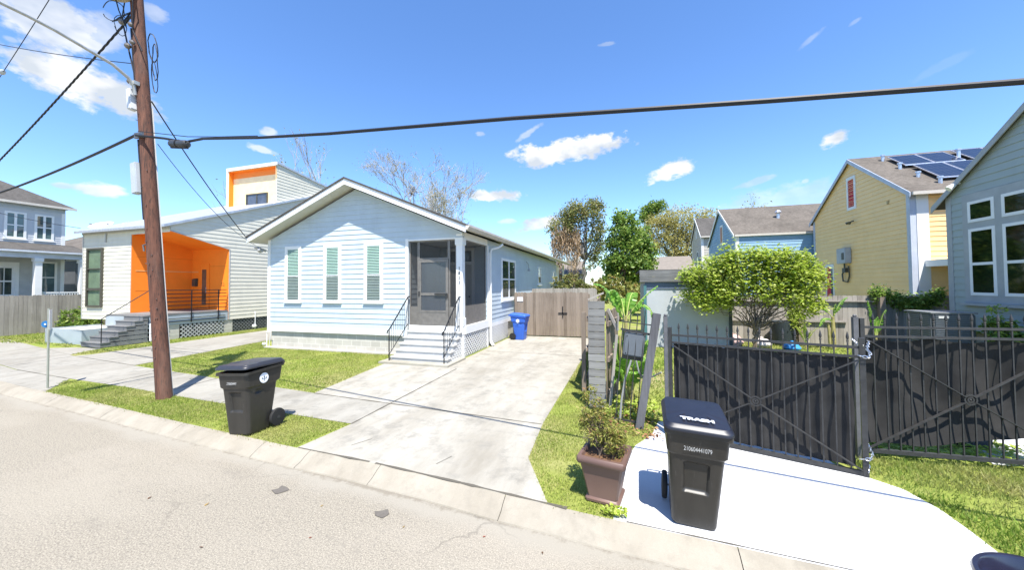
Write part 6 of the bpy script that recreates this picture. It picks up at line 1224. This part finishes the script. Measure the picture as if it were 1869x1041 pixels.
banana('banana_plant', 'banana plant with torn bright green leaves between the old fence and the leaning post', (.05, 7.5, Z), [(0, 0, 1.6, -.62, -.1, 2.38, .45, .27), (0, 0, 1.65, .60, .0, 2.34, .15, .21), (.0, 0, 1.6, -.40, -.1, 2.02, .85, .24), (.05, 0, 1.6, .60, -.15, 1.50, .85, .21), (0, .05, 1.6, .2, .3, 2.15, .5, .18), (0, .1, 1.4, -.15, .35, 1.95, .7, .2), (.05, 0, .7, .55, -.1, .5, .75, .18), (0, 0, .4, -.3, -.25, .35, .7, .16), (.1, 0, .4, .32, -.35, .95, .3, .17), (.02, .1, .3, .42, .3, 1.25, .2, .2), (-.05, 0, .3, .02, -.3, 1.1, .25, .16), (.0, 0, .2, -.22, -.1, .95, .3, .15), (.0, 0, .2, .15, -.4, .7, .4, .16), (.1, .1, .2, .35, -.1, .6, .5, .18), (-.1, 0, .3, -.15, .2, 1.3, .3, .17), (.1, 0, .3, .28, .2, .75, .6, .2), (0, -.1, .2, -.28, -.35, .8, .4, .15)], [(0, 0, 1.75, .055), (-.12, .05, 1.35, .05), (.12, -.05, .8, .04)], 3)
banana('banana_plant', 'smaller banana plant with brown stems near the right end of the yard fence', (7.1, 15.6, Z), [(0, 0, 1.1, -.85, 0, 1.55, .5, .16), (0, 0, 1.1, .45, 0, 1.85, .3, .15), (0, 0, .9, -.5, -.2, .8, .5, .15), (.0, 0, 1.0, .1, 0, 1.6, .3, .12)], [(0, 0, 1.15, .08), (-.12, .05, .9, .06)], 4)
banana('leafy_plant', 'small yellow green strap leaved plant behind the right gate post', (8.2, 15.4, Z), [(0, 0, .4, -.2, 0, 1.75, .2, .13), (0, 0, .4, .3, 0, 1.45, .3, .12), (0, 0, .3, .05, 0, 1.2, .3, .12)], [(0, 0, .5, .05)], 5)
banana('leafy_plant', 'tall bright yellow green plant against the brown fence post', (6.15, 15.3, Z), [(0, 0, .2, -.35, -.1, .85, .2, .07), (0, 0, .2, .35, -.1, .8, .2, .07), (0, 0, .2, -.1, -.2, .95, .2, .07), (0, 0, .2, .12, -.2, .7, .2, .06)], [(0, 0, .3, .03)], 6, 'plant', LF_LIME)
shrub('shrub', 'bright yellow green leafy column beside the brown fence post', (6.1, 15.9, Z), [(6.1, 15.9, 1.15, .28, .25, .5)], LF_LIME, 900, .10, 37)

# ================================================================== SMALL THINGS IN THE YARD AND ON THE ROAD
def bag(name, label, c, r, m, seed):
    rs = np.random.default_rng(seed); mb = MB(); mb.lathe([(.02, 0), (.8, .05), (1, .35), (.9, .7), (.5, .95), (.15, 1.05), (.2, 1.2)], (0, 0, 0), n=14); mb.v = [(c[0] + p[0] * r * (1 + .12 * rs.normal()), c[1] + p[1] * r * .8 * (1 + .12 * rs.normal()), c[2] + p[2] * r * (1 + .06 * rs.normal())) for p in mb.v]; return loose(name, mb, m, label, 'bag', c, 'bags in the yard', smooth=True)
bag('plastic_bag', 'large white and red sack slumped left of the leafy tree trunk', (3.9, 15.6, Z), .42, paint('white_red_bag', (.62, .42, .38), .5, .35, 3), 1); bag('plastic_bag', 'white sack right of the leafy tree trunk', (4.9, 15.6, Z), .3, paint('white_bag', (.66, .6, .56), .5, .2, 3), 2); bag('plastic_bag', 'bright blue bag lying on the yard grass', (5.62, 15.0, Z), .27, paint('blue_bag', (.04, .27, .60), .4, .15, 3), 3)
mb = MB(); mb.lathe([(.3, 0), (.38, .55), (.40, .9), (.40, .93), (.36, .93)], (5.75, 16.1, Z), n=18); loose('rubbish_barrel', mb, paint('dark_barrel', (.03, .04, .045), .6), 'dark barrel in the shade against the yard fence', 'barrel', (5.75, 16.1, Z), smooth=True)
mb = MB(); mb.box(4.62, 4.92, 6.85, 7.15, Z, .55); loose('concrete_block', mb, paint('dark_block', (.07, .07, .075), .9), 'dark grey block standing behind the right gate on the pale path', 'block', (4.77, 7, Z), bevel=.01)
DRY = paint('dry_leaf_brown', (.12, .06, .03), .9, .4, 30); DRYR = paint('dry_leaf_red', (.36, .09, .05), .9, .3, 30); DRYT = paint('dry_leaf_tan', (.30, .20, .07), .9, .3, 30); PATCH = concrete('tar_patch', (.135, .122, .105), .4, 9, .5)
rsd = random.Random(6)
spots = [(-.55, 3.05), (-1.6, 2.7), (-3.0, 2.9), (-.1, 2.9), (-2.2, 3.3), (-.75, 3.35), (.1, 3.2), (-1.9, 2.2), (-3.9, 2.5), (-4.6, 3.0), (-1.1, 2.35), (-.3, 2.4), (-2.9, 2.2), (.35, 2.7), (-3.3, 3.35), (-5.4, 2.9), (-.9, 2.85), (-1.35, 3.4)]
kinds = {DRY.name: ('small dark brown dry leaf lying on the grey road', DRY), DRYR.name: ('small reddish dry leaf lying on the grey road', DRYR), DRYT.name: ('small tan curled dry leaf lying on the grey road', DRYT)}
for i, (x, y) in enumerate(spots):
    lab, m = list(kinds.values())[(0, 0, 1, 0, 2)[i % 5]]; s = rsd.uniform(.018, .034); a = rsd.uniform(0, 6.28); c, sn = math.cos(a), math.sin(a); Q = lambda u, v, z: (x + u * c - v * sn, y + u * sn + v * c, z); mb = MB()
    mb.quad(Q(-s, 0, .004), Q(-s * .2, -s * .4, .008), Q(s, 0, .012), Q(0, 0, .003)); mb.quad(Q(-s, 0, .004), Q(0, 0, .003), Q(s, 0, .012), Q(-s * .2, s * .4, .010)); loose('dry_leaf', mb, m, lab, 'leaf', (x, y, 0), 'dry leaves on the road')
for (x, y, s, lab) in ((-4.05, 3.45, .11, 'dark flat stone chip lying on the road near the verge bin'), (-2.55, 3.42, .10, 'dark flat stone chip lying on the road before the driveway')):
    mb = MB(); pts = [(x + s * math.cos(a) * rsd.uniform(.45, 1.35), y + s * .75 * math.sin(a) * rsd.uniform(.45, 1.3)) for a in [k * 6.283 / 9 for k in range(9)]]; mb.prism([(p[0], p[1], .002) for p in pts], (0, 0, .007)); loose('stone_chip', mb, PATCH, lab, 'stone', (x, y, 0), 'stone chips on the road')
